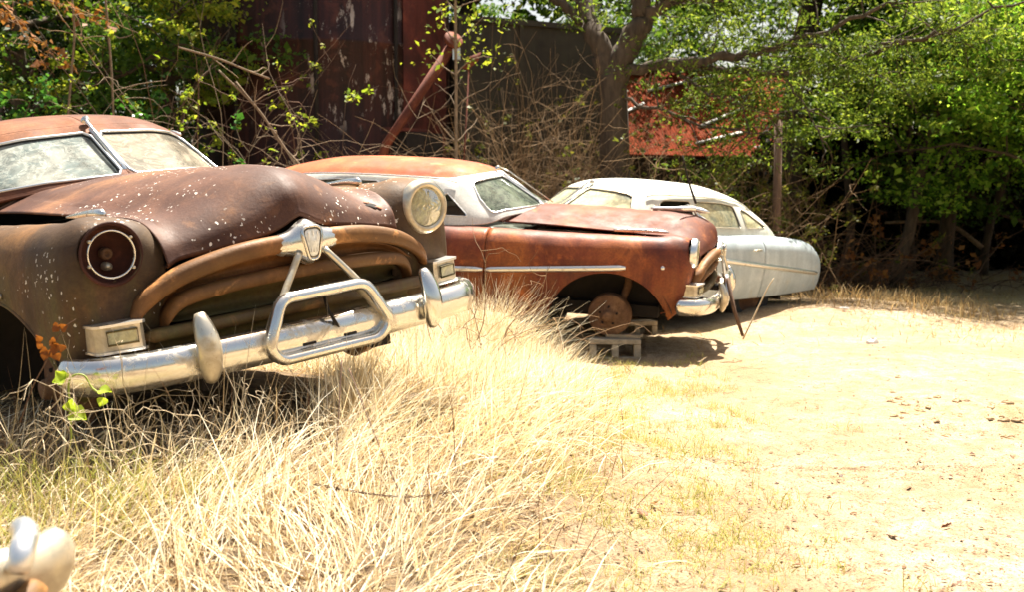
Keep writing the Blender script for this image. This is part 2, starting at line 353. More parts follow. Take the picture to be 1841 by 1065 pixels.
def greenhouse_ctrl():
    L0 = [(-.77, 0, 1.14), (-.82, .35, 1.13), (-.98, .62, 1.095), (-1.14, .755, 1.03), (-1.5, .805, 1.0), (-2.0, .81, 1.0), (-2.5, .81, 1.0), (-2.95, .795, 1.0), (-3.35, .76, 1.0), (-3.70, .64, 1.0), (-3.92, .34, 1.03), (-3.96, 0, 1.035)]
    L0b = [(-.82, 0, 1.19), (-.87, .35, 1.18), (-1.03, .61, 1.15), (-1.19, .735, 1.10), (-1.5, .785, 1.08), (-2.0, .79, 1.08), (-2.5, .79, 1.08), (-2.95, .775, 1.08), (-3.33, .735, 1.08), (-3.63, .60, 1.09), (-3.82, .33, 1.10), (-3.86, 0, 1.105)]
    Lm = [(-1.02, 0, 1.31), (-1.07, .34, 1.30), (-1.21, .575, 1.275), (-1.36, .675, 1.245), (-1.55, .725, 1.22), (-2.0, .735, 1.22), (-2.5, .735, 1.22), (-2.92, .715, 1.21), (-3.2, .675, 1.20), (-3.48, .54, 1.21), (-3.66, .29, 1.22), (-3.70, 0, 1.23)]
    L1 = [(-1.21, 0, 1.425), (-1.26, .34, 1.415), (-1.38, .54, 1.39), (-1.50, .615, 1.37), (-1.66, .652, 1.365), (-2.0, .665, 1.37), (-2.5, .665, 1.37), (-2.86, .64, 1.345), (-3.06, .60, 1.32), (-3.30, .47, 1.325), (-3.46, .25, 1.335), (-3.50, 0, 1.34)]
    L2 = [(-1.30, 0, 1.47), (-1.34, .33, 1.46), (-1.46, .51, 1.435), (-1.58, .575, 1.415), (-1.72, .61, 1.412), (-2.0, .62, 1.418), (-2.5, .62, 1.418), (-2.82, .59, 1.405), (-3.0, .545, 1.385), (-3.2, .43, 1.385), (-3.33, .23, 1.40), (-3.37, 0, 1.405)]
    L3 = [(-1.48, 0, 1.52), (-1.52, .28, 1.513), (-1.60, .43, 1.495), (-1.70, .49, 1.482), (-1.82, .52, 1.478), (-2.05, .53, 1.48), (-2.45, .53, 1.48), (-2.70, .50, 1.47), (-2.85, .46, 1.455), (-3.0, .36, 1.455), (-3.1, .19, 1.465), (-3.13, 0, 1.47)]
    L4 = [(-1.75, 0, 1.549), (-1.77, .15, 1.547), (-1.82, .25, 1.542), (-1.88, .29, 1.538), (-1.97, .31, 1.537), (-2.1, .32, 1.538), (-2.4, .32, 1.537), (-2.55, .30, 1.532), (-2.65, .27, 1.528), (-2.75, .21, 1.525), (-2.82, .11, 1.525), (-2.84, 0, 1.525)]
    L5 = [(-1.95, 0, 1.556), (-1.96, .004, 1.556), (-1.98, .004, 1.556), (-2.0, .004, 1.556), (-2.05, .004, 1.556), (-2.15, .004, 1.556), (-2.3, .004, 1.555), (-2.4, .004, 1.553), (-2.45, .004, 1.551), (-2.5, .004, 1.548), (-2.54, .004, 1.546), (-2.56, 0, 1.546)]
    return np.swapaxes(np.array([L0, L0b, Lm, L1, L2, L3, L4, L5]), 0, 1)

def hood_ctrl():
    Y = [0, .035, .09, .17, .30, .42, .50]
    rows = []
    def row(xs, zs, sx, sy, sz):
        r = [(x, y, z) for x, y, z in zip(xs, Y, zs)]; r.append((sx, sy, sz)); rows.append(r)
    row([-.84, -.84, -.845, -.855, -.885, -.93, -.98], [1.172, 1.171, 1.170, 1.167, 1.152, 1.125, 1.085], -1.06, .635, 1.012)
    row([-.6]*7, [1.18, 1.179, 1.177, 1.172, 1.150, 1.11, 1.065], -.62, .625, 1.008)
    row([-.3]*7, [1.183, 1.181, 1.178, 1.171, 1.142, 1.095, 1.05], -.3, .615, 1.008)
    row([0.]*7, [1.182, 1.180, 1.176, 1.166, 1.130, 1.075, 1.032], 0, .603, 1.008)
    row([.25]*7, [1.180, 1.177, 1.171, 1.157, 1.113, 1.052, 1.015], .25, .585, 1.005)
    row([.45]*7, [1.173, 1.169, 1.160, 1.142, 1.09, 1.027, 1.0], .44, .567, .999)
    row([.60, .60, .60, .60, .59, .58, .57], [1.155, 1.150, 1.137, 1.112, 1.055, .998, .977], .575, .563, .978)
    row([.72, .72, .715, .705, .685, .665, .655], [1.118, 1.112, 1.094, 1.062, 1.005, .96, .94], .66, .561, .937)
    row([.80, .80, .79, .775, .745, .72, .705], [1.055, 1.045, 1.02, .985, .945, .916, .898], .712, .558, .885)
    row([.835, .833, .825, .807, .774, .746, .73], [.958, .944, .916, .89, .872, .856, .840], .735, .552, .812)
    return np.array(rows)

def shape_ring(c, wy, hz, n=14, p=2.4, flat=0):
    out = []
    for j in range(n):
        t = 2*math.pi*j/n; ct, st = math.cos(t), math.sin(t)
        out.append((c[0]+wy*math.copysign(abs(ct)**(2/p), ct), c[1], c[2]+hz*math.copysign(abs(st)**(2/p), st)))
    return out

def build_bumper(car, x_mid=.90, mat='chrome', sgn=1, guards=True, loop=True, matd='chrome_dirty'):
    # sgn=+1 front, -1 rear
    X = lambda x: x if sgn > 0 else -(x)-3.62
    path = [(.58, .945), (.66, .945), (.755, .90), (.82, .81), (.865, .66), (.89, .40), (.90, .2), (.90, 0)]
    path = cr(path, 6); path = np.concatenate([path, (path*[1, -1])[-2::-1]])
    prof = [(.0, -.076), (.022, -.068), (.038, -.038), (.046, 0), (.042, .034), (.026, .060), (.0, .070), (-.02, .062), (-.012, .02), (-.012, -.02), (-.02, -.062)]
    m = MB(); rg = []
    T = np.gradient(path, axis=0); T /= np.linalg.norm(T, axis=1)[:, None]
    k = len(path)
    for i, ((px, py), (tx, ty)) in enumerate(zip(path, T)):
        nx, ny = -ty, tx
        if nx*px+ny*py*.5 < 0: nx, ny = -nx, -ny
        e = min(i, k-1-i)/(k/2); s = min(1, .25+1.05*math.sin(min(1, e*7)*math.pi/2)**.7)
        rg.append([(X(px+nx*a*s), py+ny*a*s, .455+b*s) for a, b in prof])
    m.rings(rg, cap0=True, cap1=True)
    bp = m.obj('front_bumper' if sgn > 0 else 'rear_bumper', M[mat], car)
    if guards:
        for s in (-1, 1):
            m = MB(); y0 = .54*s; rg = []
            for t in np.linspace(0, 1, 17):
                z = .375+.262*t; env = math.sin(math.pi*(.03+.94*t))**.36
                wy = .050*env*(1.04-.12*t); xx = .905+.045*math.sin(math.pi*(.15+.8*t))+.012*(1-t)
                rg.append([(X(xx+.036*env*math.cos(a)), y0+wy*math.sin(a), z+.012*math.cos(a)*(t-.5)) for a in np.linspace(0, 2*math.pi, 17)[:-1]])
            m.rings(rg, cap0=True, cap1=True); m.obj('bumper_guard', M[matd if s < 0 else mat], bp)
    for s in (-1, 1): MB().box((X(.62), .45*s, .44), (.5, .05, .06)).obj('bumper_bracket', M['dark'], bp)
    for s in (-1, 1):
        m = MB(); m.lathe((X(.845), .80*s, .445), ((1 if sgn > 0 else -1), .5*s, 0), [(0, .016), (.012, .015), (.017, .008), (.018, 0)], 12)
        m.obj('bolt', M[mat], bp)
    return bp

def build_car(label, rot, loc, P, group):
    car = empty('old_sedan', loc, label, 'car', rot, group)
    C = side_ctrl(); hood_m, fend_m, roof_m, pil_m = M[P['hood']], M[P['fender']], M[P['roof']], M[P['pillar']]
    door_m = M[P.get('door', P['fender'])]; quart_m = M[P.get('quarter', P['fender'])]
    G = grid(C, MU, MVV); G[2:-2, 2:-2] = wavy(G, .0020)[2:-2, 2:-2]
    lampc = (.752, .893)
    i0, i1, i2 = [k*MU for k in DOOR_COLS]
    arch = np.array([(.01+.52*math.cos(t), .235+.475*math.sin(t)) for t in np.linspace(0, math.pi, 40)]+[(-.51, .0), (.53, .0)])
    rarch = np.array([(-3.15+.44*math.cos(t), .235+.32*math.sin(t)) for t in np.linspace(0, math.pi, 40)]+[(-3.6, .0), (-2.7, .0)])
    for s in (1, -1):
        def half(Gs):
            if s > 0: return Shell(Gs, flip=False)
            return Shell(Gs*np.array([1, -1, 1]), flip=True)
        gap = .0035
        # fender
        Gf = G[:i0+1].copy(); Gf[-1, :, 0] += gap
        sh = half(Gf)
        sh.cut((0, 2), arch, lambda V: np.abs(V[:, 1]) > .78)
        _, loop, _ = sh.cut((1, 2), circle(lampc[0]*s, lampc[1], .112), lambda V: V[:, 0] > .58)
        lowv = (sh.V[:, 2] < .27) & (sh.V[:, 0] > .30); sh.F = sh.F[~lowv[sh.F].any(1)]
        V, F = sh.sub(sh.F); fo = solid(mesh('front_fender', V, F, fend_m, car), .014)
        if s < 0 and P.get('near_label'): fo['label'] = P['near_label']
        # arch lip
        ap = arch[5:36]; yb = []
        for x, z in ap:
            d = (sh.V[:, 0]-x)**2+(sh.V[:, 2]-z)**2+(np.abs(sh.V[:, 1]) < .8)*9; yb.append(sh.V[np.argmin(d), 1])
        MB().tube([(x, y-.004*s, z) for (x, z), y in zip(ap, yb)], .009, 6).obj('wheel_arch_lip', fend_m, fo)
        # wheel housing (inner shell behind the arch)
        m = MB()
        m.rings([[(.02+r*math.cos(t), y*s, .24+r*.9*math.sin(t)) for t in np.linspace(.30, math.pi, 24)] for r, y in ((.56, .95), (.56, .50), (.2, .48), (.02, .48))], closed=False)
        m.obj('wheel_housing', M['dark'], fo)
        # doors
        for a, b, nm in ((i0, i1, 'front_door'), (i1, i2, 'rear_door')):
            Gd = G[a:b+1].copy(); Gd[0, :, 0] -= gap; Gd[-1, :, 0] += gap
            d = half(Gd); V, F = d.sub(d.F); do = solid(mesh(nm, V, F, door_m, car), .014)
            zz = .86; yy = .986*s; hx = b and (G[b, 0, 0]+.12)
            MB().tube([(hx, yy*.965, zz), (hx+.005, yy+.03*s, zz), (hx+.08, yy+.034*s, zz), (hx+.15, yy+.026*s, zz-.004)], [.011, .010, .009, .006], 8).obj('door_handle', M['chrome_dirty'], do)
        Gq = G[i2:].copy(); Gq[0, :, 0] -= gap
        q = half(Gq)
        if not P.get('skirt'): q.cut((0, 2), rarch, lambda V: np.abs(V[:, 1]) > .8)
        V, F = q.sub(q.F); qo = solid(mesh('rear_quarter_panel', V, F, quart_m, car), .014)
        # tail lamp
        m = MB(); m.lathe((-4.31, .70*s, .62), (-1, 0, 0), [(0, .06), (.03, .055), (.045, .035), (.05, 0)], 20)
        tl = m.obj('tail_light', M['bucket'], qo)
        # side moulding
        for (xa, za, xb, zb, ow) in P['mould']:
            xs = np.linspace(xa, xb, 24); zsv = np.linspace(za, zb, 24); pts = []
            for x, z in zip(xs, zsv):
                j = np.argmin((G[..., 0]-x)**2+(G[..., 2]-z)**2+(G[..., 1] < .7)*9); y = G.reshape(-1, 3)[j, 1]; pts.append((x, (y+.004)*s, z))
            pts = np.array(pts); pts[:, 1] = np.convolve(np.pad(pts[:, 1], 2, mode='edge'), np.ones(5)/5, 'valid')
            m = MB(); rg = []
            for i, p in enumerate(pts):
                e = .6 if i in (0, len(pts)-1) else 1
                rg.append([(p[0], p[1]+s*yo*e, p[2]+zo*e*ow) for yo, zo in ((-.006, -.020), (.008, -.016), (.013, -.004), (.013, .006), (.008, .017), (-.006, .020))])
            m.rings(rg, cap0=True, cap1=True).obj('side_moulding', M[P['mouldmat']], qo if xa < -2 else fo)
        # fender top ornament by the hood seam
        if P.get('spear', True):
            pts = cr([(-.02, .635, 1.022), (.12, .638, 1.028), (.26, .635, 1.034), (.38, .628, 1.030)], 5) if P['spear'] == 'short' else cr([(-.02, .64, 1.035), (.14, .64, 1.042), (.30, .635, 1.046), (.46, .62, 1.042)], 5)
            pts = pts*[1, s, 1]; k = len(pts)
            rr = [.004+.022*(i/(k-1))**.8 for i in range(k)] if P['spear'] == 'short' else [.012+.006*math.sin(math.pi*i/(k-1)) for i in range(k)]
            rr[-1] *= .5
            MB().tube(pts, rr, 10, sy=.8).obj('fender_ornament', M['chrome'], fo)
        # head lamp
        state = P['lamps'][0 if s < 0 else 1]
        x0 = .692; c = (x0, lampc[0]*s, lampc[1]); ax = (1, 0, -.03)
        if state == 'missing':
            hb = MB().lathe(c, ax, [(.012, .124), (.018, .118), (.008, .110), (-.03, .104), (-.07, .09), (-.10, .05), (-.105, .0)], 40).obj('headlight_bucket', M['bucket'], fo)
            m = MB(); m.lathe(c, ax, [(.004, .0935), (.014, .0935), (.016, .0895), (.012, .086), (.004, .086)], 44); ring = m.obj('retaining_ring', M['chrome'], hb)
            for a in (.6, 2.5, 3.5, 5.6):
                m = MB(); m.lathe((x0+.01, c[1]+.097*math.cos(a), c[2]+.097*math.sin(a)), ax, [(0, .007), (.012, .006), (.013, 0)], 10)
                m.obj('screw', M['chrome_dirty'], hb)
            m = MB(); m.lathe((x0-.09, c[1]-.012*s, c[2]+.0), ax, [(0, .024), (.03, .022), (.035, .013), (.02, .008), (.02, 0)], 16)
            m.obj('bulb_socket', M['drum'], hb)
            m = MB(); m.lathe((x0-.08, c[1]+.004, c[2]-.048), ax, [(0, .018), (.035, .015), (.04, 0)], 12); m.obj('adjuster', M['chrome_dirty'], hb)
        else:
            hb = MB().lathe(c, ax, [(-.02, .128), (.010, .128), (.026, .121), (.034, .108), (.032, .096), (.020, .091), (.0, .09)], 44).obj('headlight_bezel', M['chrome_dirty' if state == 'dirty' else 'trim'], fo)
            m = MB(); n = 26; V = []; F = []
            Gl = []
            for r in np.linspace(0, 1, 14):
                Gl.append([(x0+.020+.028*math.sqrt(max(0, 1-(r*.93)**2))-.008+.0022*math.sin(40*math.pi*r*math.cos(a)*.5), c[1]+.091*r*math.cos(a), c[2]+.091*r*math.sin(a)) for a in np.linspace(0, 2*math.pi, 65)[:-1]])
            m.rings(Gl); m.obj('headlight_lens', M['lens'], hb)
            m = MB().lathe((x0-.07, c[1], c[2]), ax, [(0, .0), (.0, .02), (.03, .06), (.08, .088)], 30).obj('reflector', M['chrome'], hb)
        # parking lamp
        m = MB()
        py0, py1 = .70, .875
        body = [(.60, py0), (.775, py0+.005), (.785, py0+.02), (.745, py1-.02), (.725, py1), (.58, py1+.005)]
        rg = [[(x, y*s, z) for x, y in body] for z in (.535, .628)]
        m.rings(rg, cap0=True, cap1=True); pk = m.obj('parking_light', M['chrome_dirty'], fo, smooth=False)
        m = MB(); m.rings([[(x+.012*(1 if x > .7 else 0), (y+(.006 if y > .8 else -.006))*s, z) for x, y in body] for z in (.628, .638)], cap0=True, cap1=True)
        m.rings([[(x+.010*(1 if x > .7 else 0), (y+(.005 if y > .8 else -.005))*s, z) for x, y in body] for z in (.526, .535)], cap0=True, cap1=True)
        m.obj('parking_light_rim', M['trim'], pk, smooth=False)
        m = MB(); a = np.array([.788, (py0+.035)*s]); b = np.array([.757, (py1-.035)*s]); k_ = []
        for u, z in ((0, .560), (1, .560), (1, .610), (0, .610)): p = a+(b-a)*u; k_.append((p[0], p[1], z))
        d = np.array([b[1]-a[1], -(b[0]-a[0])]); d = d/np.linalg.norm(d)*(1 if s > 0 else -1)
        q = [(p[0]+.004*abs(d[0]), p[1], p[2]) for p in k_]
        m.tube(q, .0045, 6, closed=True).obj('lens_frame', M['olive'], pk)
        cen = np.mean(q, 0); q2 = [tuple(cen+(np.array(p)-cen)*.93-np.array([.001, 0, 0])) for p in q]
        m = MB(); m.add(q2, [(0, 1, 2, 3)]); m.obj('parking_lens', M['lens'], pk, smooth=False)
    # hood ------------------------------------------------
    hc = hood_ctrl(); lift = P.get('seam_lift', .03)
    for r in hc:
        a = min(1, max(0, (.30-r[-1][0])/.9)); r[-1][2] += .010+lift*a; r[-2][2] += .004+lift*.8*a; r[-3][2] += lift*.4*a
    H = grid(hc, 12, 8)
    Hm = np.concatenate([(H*np.array([1, -1, 1]))[:, :0:-1], H], 1)
    rip = P.get('dents', 0)
    if rip:
        for (cx, cy, r, d) in rip:
            w_ = np.exp(-((Hm[..., 0]-cx)**2+(Hm[..., 1]-cy)**2)/r**2); Hm[..., 2] -= d*w_
    Hm[:, 8:-8] = wavy(Hm, .0032, 9)[:, 8:-8]
    if P.get('front_detail'):
        hv = Hm.reshape(-1, 3); hn = gnormals(Hm).reshape(-1, 3)
        for (tx, ty, rr, mt, nm) in ((.675, .475, .020, 'dark', 'torn_hole'), (.685, .50, .012, 'pink', 'torn_edge'), (.64, .46, .010, 'pink', 'torn_edge')):
            j = np.argmin((hv[:, 0]-tx)**2+(hv[:, 1]-ty)**2); p0 = hv[j]; nn_ = hn[j]*(1 if hn[j][2] > 0 else -1)
            u_ = np.cross(nn_, [1, 0, 0]); u_ /= np.linalg.norm(u_); v_ = np.cross(nn_, u_)
            rg = [[p0+nn_*(.0045+.004*h_)+f*rr*(u_*math.cos(t)*1.7*(1+.3*math.sin(3*t+tx*90))+v_*math.sin(t)*(1+.3*math.cos(4*t))) for t in np.linspace(0, 6.283, 17)[:-1]] for f, h_ in ((1, 0), (.8, .8), (.4, 1 if nm == 'torn_edge' else .2), (.02, 1 if nm == 'torn_edge' else .1))]
            MB().rings(rg).obj(nm, M[mt], car)
    # curled front lip
    lip = Hm[-1]; lip1 = lip+np.array([-.006, 0, -.014]); lip2 = lip+np.array([-.05, 0, -.010])
    Hf = np.concatenate([Hm, lip1[None], lip2[None]], 0)
    hs = Shell(Hf, flip=False); ho = solid(mesh('hood', hs.V, hs.F, hood_m, car), .008)
    # front lip shadow panel / grille throat
    m = MB(); ys = np.linspace(-.66, .66, 31)
    top = lambda y: np.interp(abs(y), [0, .17, .3, .42, .52, .66], [.93, .885, .862, .845, .815, .70])
    rows = []
    for x, f in ((.60, 0), (.44, .15), (.40, .5), (.44, .9), (.58, 1.)):
        rows.append([(x, y, top(y)*(1-f)+.37*f-(0 if f else .005)) for y in ys])
    m.rings(rows, closed=False); gs = m.obj('grille_surround', M['dark'], car)
    # radiator core
    MB().box((.47, 0, .56), (.06, .9, .44)).obj('radiator', M['dark'], gs)
    # upper bar
    def bar(name, pts, h, d, mat, parent, tilt=0., lip=False):
        P_ = cr(pts, 7); m = MB(); rg = []; k = len(P_)
        for i, p in enumerate(P_):
            e = min(1, .35+.65*min(i, k-1-i)/3.); hh, dd = h*e, d*e
            pr = [(-.9, -.8), (.1, -1), (.62, -.9), (.86, -.66), (.98, -.1), (.90, .5), (.62, .86), (.2, 1), (-.9, .95)]
            rg.append([(p[0]+a*dd+tilt*b*hh, p[1], p[2]+b*hh) for a, b in pr])
        m.rings(rg, cap0=True, cap1=True); return m.obj(name, M[mat], parent)
    sym = lambda L: [(x, -y, z) for x, y, z in L]+[(x, y, z) for x, y, z in L[::-1] if y > 0]
    gm = P['grille']; gb = bar('grille_bar', sym([(.70, .715, .635), (.735, .66, .70), (.77, .54, .770), (.81, .36, .818), (.835, .2, .838), (.845, 0, .842)]), .038, .036, gm, car)
    if P.get('bar_label'): gb['label'] = P['bar_label']
    bar('grille_bar', sym([(.69, .60, .575), (.725, .585, .625), (.755, .53, .678), (.785, .40, .703), (.80, .2, .715), (.805, 0, .718)]), .030, .042, gm, car)
    bar('grille_bar', sym([(.72, .70, .556), (.765, .60, .562), (.79, .40, .566), (.80, .2, .568), (.80, 0, .568)]), .026, .038, 'rust_olive', car)
    # concave sheet panels behind the bars
    def panel(name, topL, botL, mid, mat, parent):
        a = cr(sym(topL), 7); b = cr(sym(botL), 7); rows = []
        for t in np.linspace(0, 1, 9): q = a*(1-t)+b*t; q = q.copy(); q[:, 0] -= mid*math.sin(math.pi*t); rows.append(q)
        m = MB(); m.rings(rows, closed=False); return solid(m.obj(name, M[mat], parent), .004)
    panel('grille_panel', [(.69, .66, .66), (.72, .54, .735), (.76, .36, .783), (.785, .2, .802), (.79, 0, .806)], [(.66, .62, .60), (.71, .53, .695), (.74, .40, .725), (.76, .2, .738), (.765, 0, .742)], .025, gm if P.get('front_detail') else 'olive', gb)
    panel('grille_panel', [(.67, .585, .62), (.71, .52, .655), (.745, .38, .678), (.76, .2, .688), (.765, 0, .69)], [(.66, .585, .59), (.69, .50, .585), (.71, .38, .585), (.72, .2, .585), (.72, 0, .585)], .05, 'olive', gb)
    panel('grille_panel', [(.68, .66, .535), (.73, .54, .54), (.75, .38, .545), (.76, .2, .545), (.76, 0, .545)], [(.66, .66, .475), (.71, .54, .47), (.73, .38, .47), (.74, .2, .47), (.74, 0, .47)], .03, 'olive', gb)
    m = MB(); rows = []
    for x, z in ((.66, .50), (.70, .45), (.67, .40), (.58, .36)): rows.append([(x-.20*(abs(y)/.9)**3, y, z) for y in np.linspace(-.80, .80, 31)])
    m.rings(rows, closed=False); solid(m.obj('front_valance', M['olive'] if P.get('front_detail') else fend_m, car), .006)
    # emblem
    m = MB(); rg = []
    for y in np.linspace(-.150, .150, 31):
        t = abs(y)/.150; g_ = math.exp(-(t/.42)**2); h = .044+.052*g_-.012*max(0, t-.8)/.2; d = .036+.022*g_
        rg.append([(.848+d*math.cos(a)-.012*t*t, y, .842-.006*t-.006*g_+h*math.copysign(abs(math.sin(a))**.85, math.sin(a))) for a in np.linspace(0, 2*math.pi, 25)[:-1]])
    m.rings(rg, cap0=True, cap1=True); em = m.obj('emblem', M['chrome'], gb)
    tri = roundpoly([(-.052, .062), (.052, .062), (.022, -.074), (-.022, -.074)], .040, 7)+np.array([0, .838])
    bx = lambda z: .907-.35*abs(z-.838)**1.2
    MB().tube([(bx(z)+.003, y, z) for y, z in tri], .007, 8, closed=True).obj('badge_rim', M['chrome'], em)
    MB().tube([(bx(.838+(z-.838)*.86)+.006, y*.86, .838+(z-.838)*.86) for y, z in tri], .0022, 6, closed=True).obj('badge_groove', M['olive'], em)
    m = MB(); rg = []
    for f in (1., .7, .35, .02): rg.append([(bx(.838+(z-.838)*f)+.002+.008*(1-f*f), y*f, .838+(z-.838)*f) for y, z in tri])
    m.rings(rg); bd = m.obj('badge', M['white_lens'], em)
    for yy, z0_, z1_ in ((-.021, .845, .878), (0, .838, .886), (.021, .845, .878), (-.014, .795, .815), (0, .793, .817), (.014, .795, .815)):
        MB().box((.9105, yy, (z0_+z1_)/2), (.005, .005, z1_-z0_)).obj('badge_relief', M['trim'], bd, smooth=False)
    bp = build_bumper(car, mat='chrome', guards=True)
    # centre loop guard and its struts
    hexa = roundpoly([(-.205, .634), (.205, .634), (.298, .455), (.242, .388), (-.242, .388), (-.298, .455)], .05, 6)
    m = MB(); n = len(hexa)
    m.tube([(.965-.02*abs(z-.5)/.12, y, z) for y, z in hexa], .024, 12, closed=True, sy=1.25); lg = m.obj('guard_loop', M['chrome'], bp)
    for s in (-1, 1):
        m = MB(); m.rings([[(x+.03*math.cos(a), (.262+.012*math.sin(a)+dy)*s, z+.012*math.sin(a)) for a in np.linspace(0, 6.283, 9)[:-1]] for x, dy, z in ((.91, .01, .40), (.925, .018, .475), (.92, -.03, .56), (.90, -.07, .61))], cap0=True, cap1=True)
        m.obj('guard_bracket', M['chrome_dirty'], lg)
    for s in (-1, 1):
        MB().tube(cr([(.885, .058*s, .80), (.91, .13*s, .71), (.935, .21*s, .605)], 5), [.015]*11, 10, sy=1.0).obj('guard_strut', M['chrome_dirty'], lg)
    for s in (-1, 1): MB().box((.9445, .10*s, .43), (.004, .06, .010)).obj('plate_slot', M['dark'], bp, smooth=False)
    if P.get('front_detail'):
        MB().tube([(.905, .02, .60), (.945, .005, .545), (.955, .01, .53), (.950, .03, .49), (.948, .045, .47)], [.012, .013, .010, .012, .004], 8, sy=.6).obj('broken_latch', M['dark'], bp)
    # greenhouse -----------------------------------------
    gc = greenhouse_ctrl(); g = grid(gc, 14, 9); NV = g.shape[1]; split = 4*9-2
    panes = [('windshield', (1, 2), roundpoly([(.022, 1.175), (.40, 1.168), (.60, 1.148), (.695, 1.12), (.64, 1.24), (.555, 1.36), (.50, 1.385), (.36, 1.405), (.022, 1.417)], .03), lambda V: V[:, 0] > -1.44),
             ('vent_window', (0, 2), roundpoly([(-1.30, 1.085), (-1.555, 1.085), (-1.555, 1.30)], .025), lambda V: np.abs(V[:, 1]) > .5),
             ('front_side_window', (0, 2), roundpoly([(-1.595, 1.085), (-1.595, 1.30), (-1.68, 1.345), (-2.09, 1.352), (-2.09, 1.085)], .035), lambda V: np.abs(V[:, 1]) > .5),
             ('rear_side_window', (0, 2), roundpoly([(-2.17, 1.085), (-2.17, 1.352), (-2.60, 1.35), (-2.84, 1.325), (-2.88, 1.085)], .035), lambda V: np.abs(V[:, 1]) > .5),
             ('quarter_window', (0, 2), roundpoly([(-2.98, 1.085), (-2.96, 1.30), (-3.10, 1.265), (-3.44, 1.095)], .035), lambda V: np.abs(V[:, 1]) > .3)]
    pil = None; roofs = []
    for s in (1, -1):
        gg = g*np.array([1, s, 1])
        sh = Shell(gg, flip=(s < 0))
        made = []
        for nm, ax, poly, cond in panes:
            po = poly.copy()
            if ax[0] == 1: po[:, 0] *= s
            rem, loop, nn = sh.cut(ax, po, cond)
            made.append((nm, rem, loop, nn))
        rp = roundpoly([(0.0*s, 1.13), (.42*s, 1.125), (.36*s, 1.29), (0.0*s, 1.30)], .02); rp = rp[np.argsort(np.arange(len(rp)))]
        remr, _, _ = sh.cut((1, 2), rp, lambda V: V[:, 0] < -3.2)
        made.append(('rear_window', remr, None, None))
        # split the remaining metal into roof and window surround by grid level
        lev = (sh.F % NV).min(1)
        for nm, sel, mt in (('roof', lev >= split, roof_m), ('window_surround', lev < split, pil_m)):
            V, F = sh.sub(sh.F[sel]); o = solid(mesh(nm, V, F, mt, car), .012)
            if nm == 'window_surround': pil = o
        if s > 0: pil0 = pil
        for nm, rem, loop, nn in made:
            if len(rem) == 0: continue
            gk = P['glass'].get(nm, P['glass']['*']); gk = gk[0 if s < 0 else 1] if isinstance(gk, tuple) else gk
            if gk is not None:
                V, F = sh.sub(rem, -.010); go = mesh(nm, V, F, M[gk], car)
            else: go = pil
            if loop is not None:
                k = loop+nn*.001
                if P.get('trim', True): MB().tube(k, .0085 if nm == 'windshield' else .006, 6, closed=True).obj('window_trim', M[P.get('trimmat', 'trim')], go)
                MB().tube(loop-nn*.006+(loop.mean(0)-loop)*.02, .0075, 6, closed=True).obj('rubber_seal', M['rubber'], go)
    # windshield divider, antenna, drip rails
    MB().tube([(-.845, 0, 1.195), (-1.02, 0, 1.325), (-1.20, 0, 1.432)], .014, 8, sy=1.3).obj('windshield_divider', M['trim'], car)
    if P.get('antenna', True):
        an = MB().lathe((-1.27, -.0, 1.475), (.5, 0, 1), [(0, .026), (.018, .024), (.03, .018), (.04, .0)], 14).obj('antenna', M['chrome'], car)
        MB().tube(P.get('rod', [(-1.25, -.0, 1.50), (-1.21, -.015, 1.475), (-.83, -.025, 1.225)]), [.013, .010, .007] if 'rod' not in P else .005, 8).obj('antenna_rod', M['chrome'], an)
    for s in (-1, 1):
        pts = cr([(-1.46, .634, 1.372), (-1.54, .640, 1.392), (-1.70, .658, 1.402), (-2.3, .662, 1.405), (-2.8, .640, 1.39), (-3.1, .59, 1.345), (-3.35, .55, 1.24)], 6)*[1, s, 1]
        MB().tube(pts, .009, 6).obj('drip_rail', M[P.get('drip', 'trim')], pil)
    # trunk
    T_ = grid([[(-3.80, 0, 1.11), (-3.78, .2, 1.105), (-3.70, .42, 1.075), (-3.60, .60, 1.02), (-3.6, .68, .985)],
               [(-4.0, 0, 1.035), (-3.98, .2, 1.03), (-3.93, .42, 1.005), (-3.9, .58, .965), (-3.9, .66, .94)],
               [(-4.2, 0, .955), (-4.19, .2, .95), (-4.16, .42, .93), (-4.14, .54, .905), (-4.15, .6, .885)],
               [(-4.27, 0, .88), (-4.265, .2, .875), (-4.25, .38, .865), (-4.23, .48, .855), (-4.22, .52, .85)],
               [(-4.34, 0, .79), (-4.335, .2, .79), (-4.32, .36, .78), (-4.30, .44, .78), (-4.28, .5, .775)]], 6, 6)
    Tm = np.concatenate([(T_*np.array([1, -1, 1]))[:, :0:-1], T_], 1); t = Shell(Tm, flip=False)
    solid(mesh('trunk_lid', t.V, t.F[:, ::-1], quart_m, car), .008)
    # underbody, cabin, seats
    m = MB(); m.box((-1.9, 0, .33), (4.6, 1.2, .10)); m.box((-2.2, 0, .34), (2.6, 1.78, .05)); m.box((.25, .42, .36), (.9, .10, .14)); m.box((.25, -.42, .36), (.9, .10, .14))
    fl = m.obj('chassis', M['dark'], car, smooth=False)
    MB().box((-.85, 0, .66), (.04, 1.3, .64)).obj('firewall', M['inside'], fl, smooth=False); MB().box((-3.75, 0, .6), (.04, 1.5, .7)).obj('bulkhead', M['inside'], fl, smooth=False)
    m = MB(); m.box((.0, 0, .62), (.5, .5, .4)); m.tube([(.55, 0, .4), (-.9, 0, .4)], .05); m.obj('engine', M['dark'], fl, smooth=False)
    for x in (-1.95, -2.95):
        m = MB(); m.box((x+.28, 0, .58), (.55, 1.4, .18)); m.box((x, 0, .82), (.14, 1.4, .42)); m.obj('bench_seat', M['seat'], car)
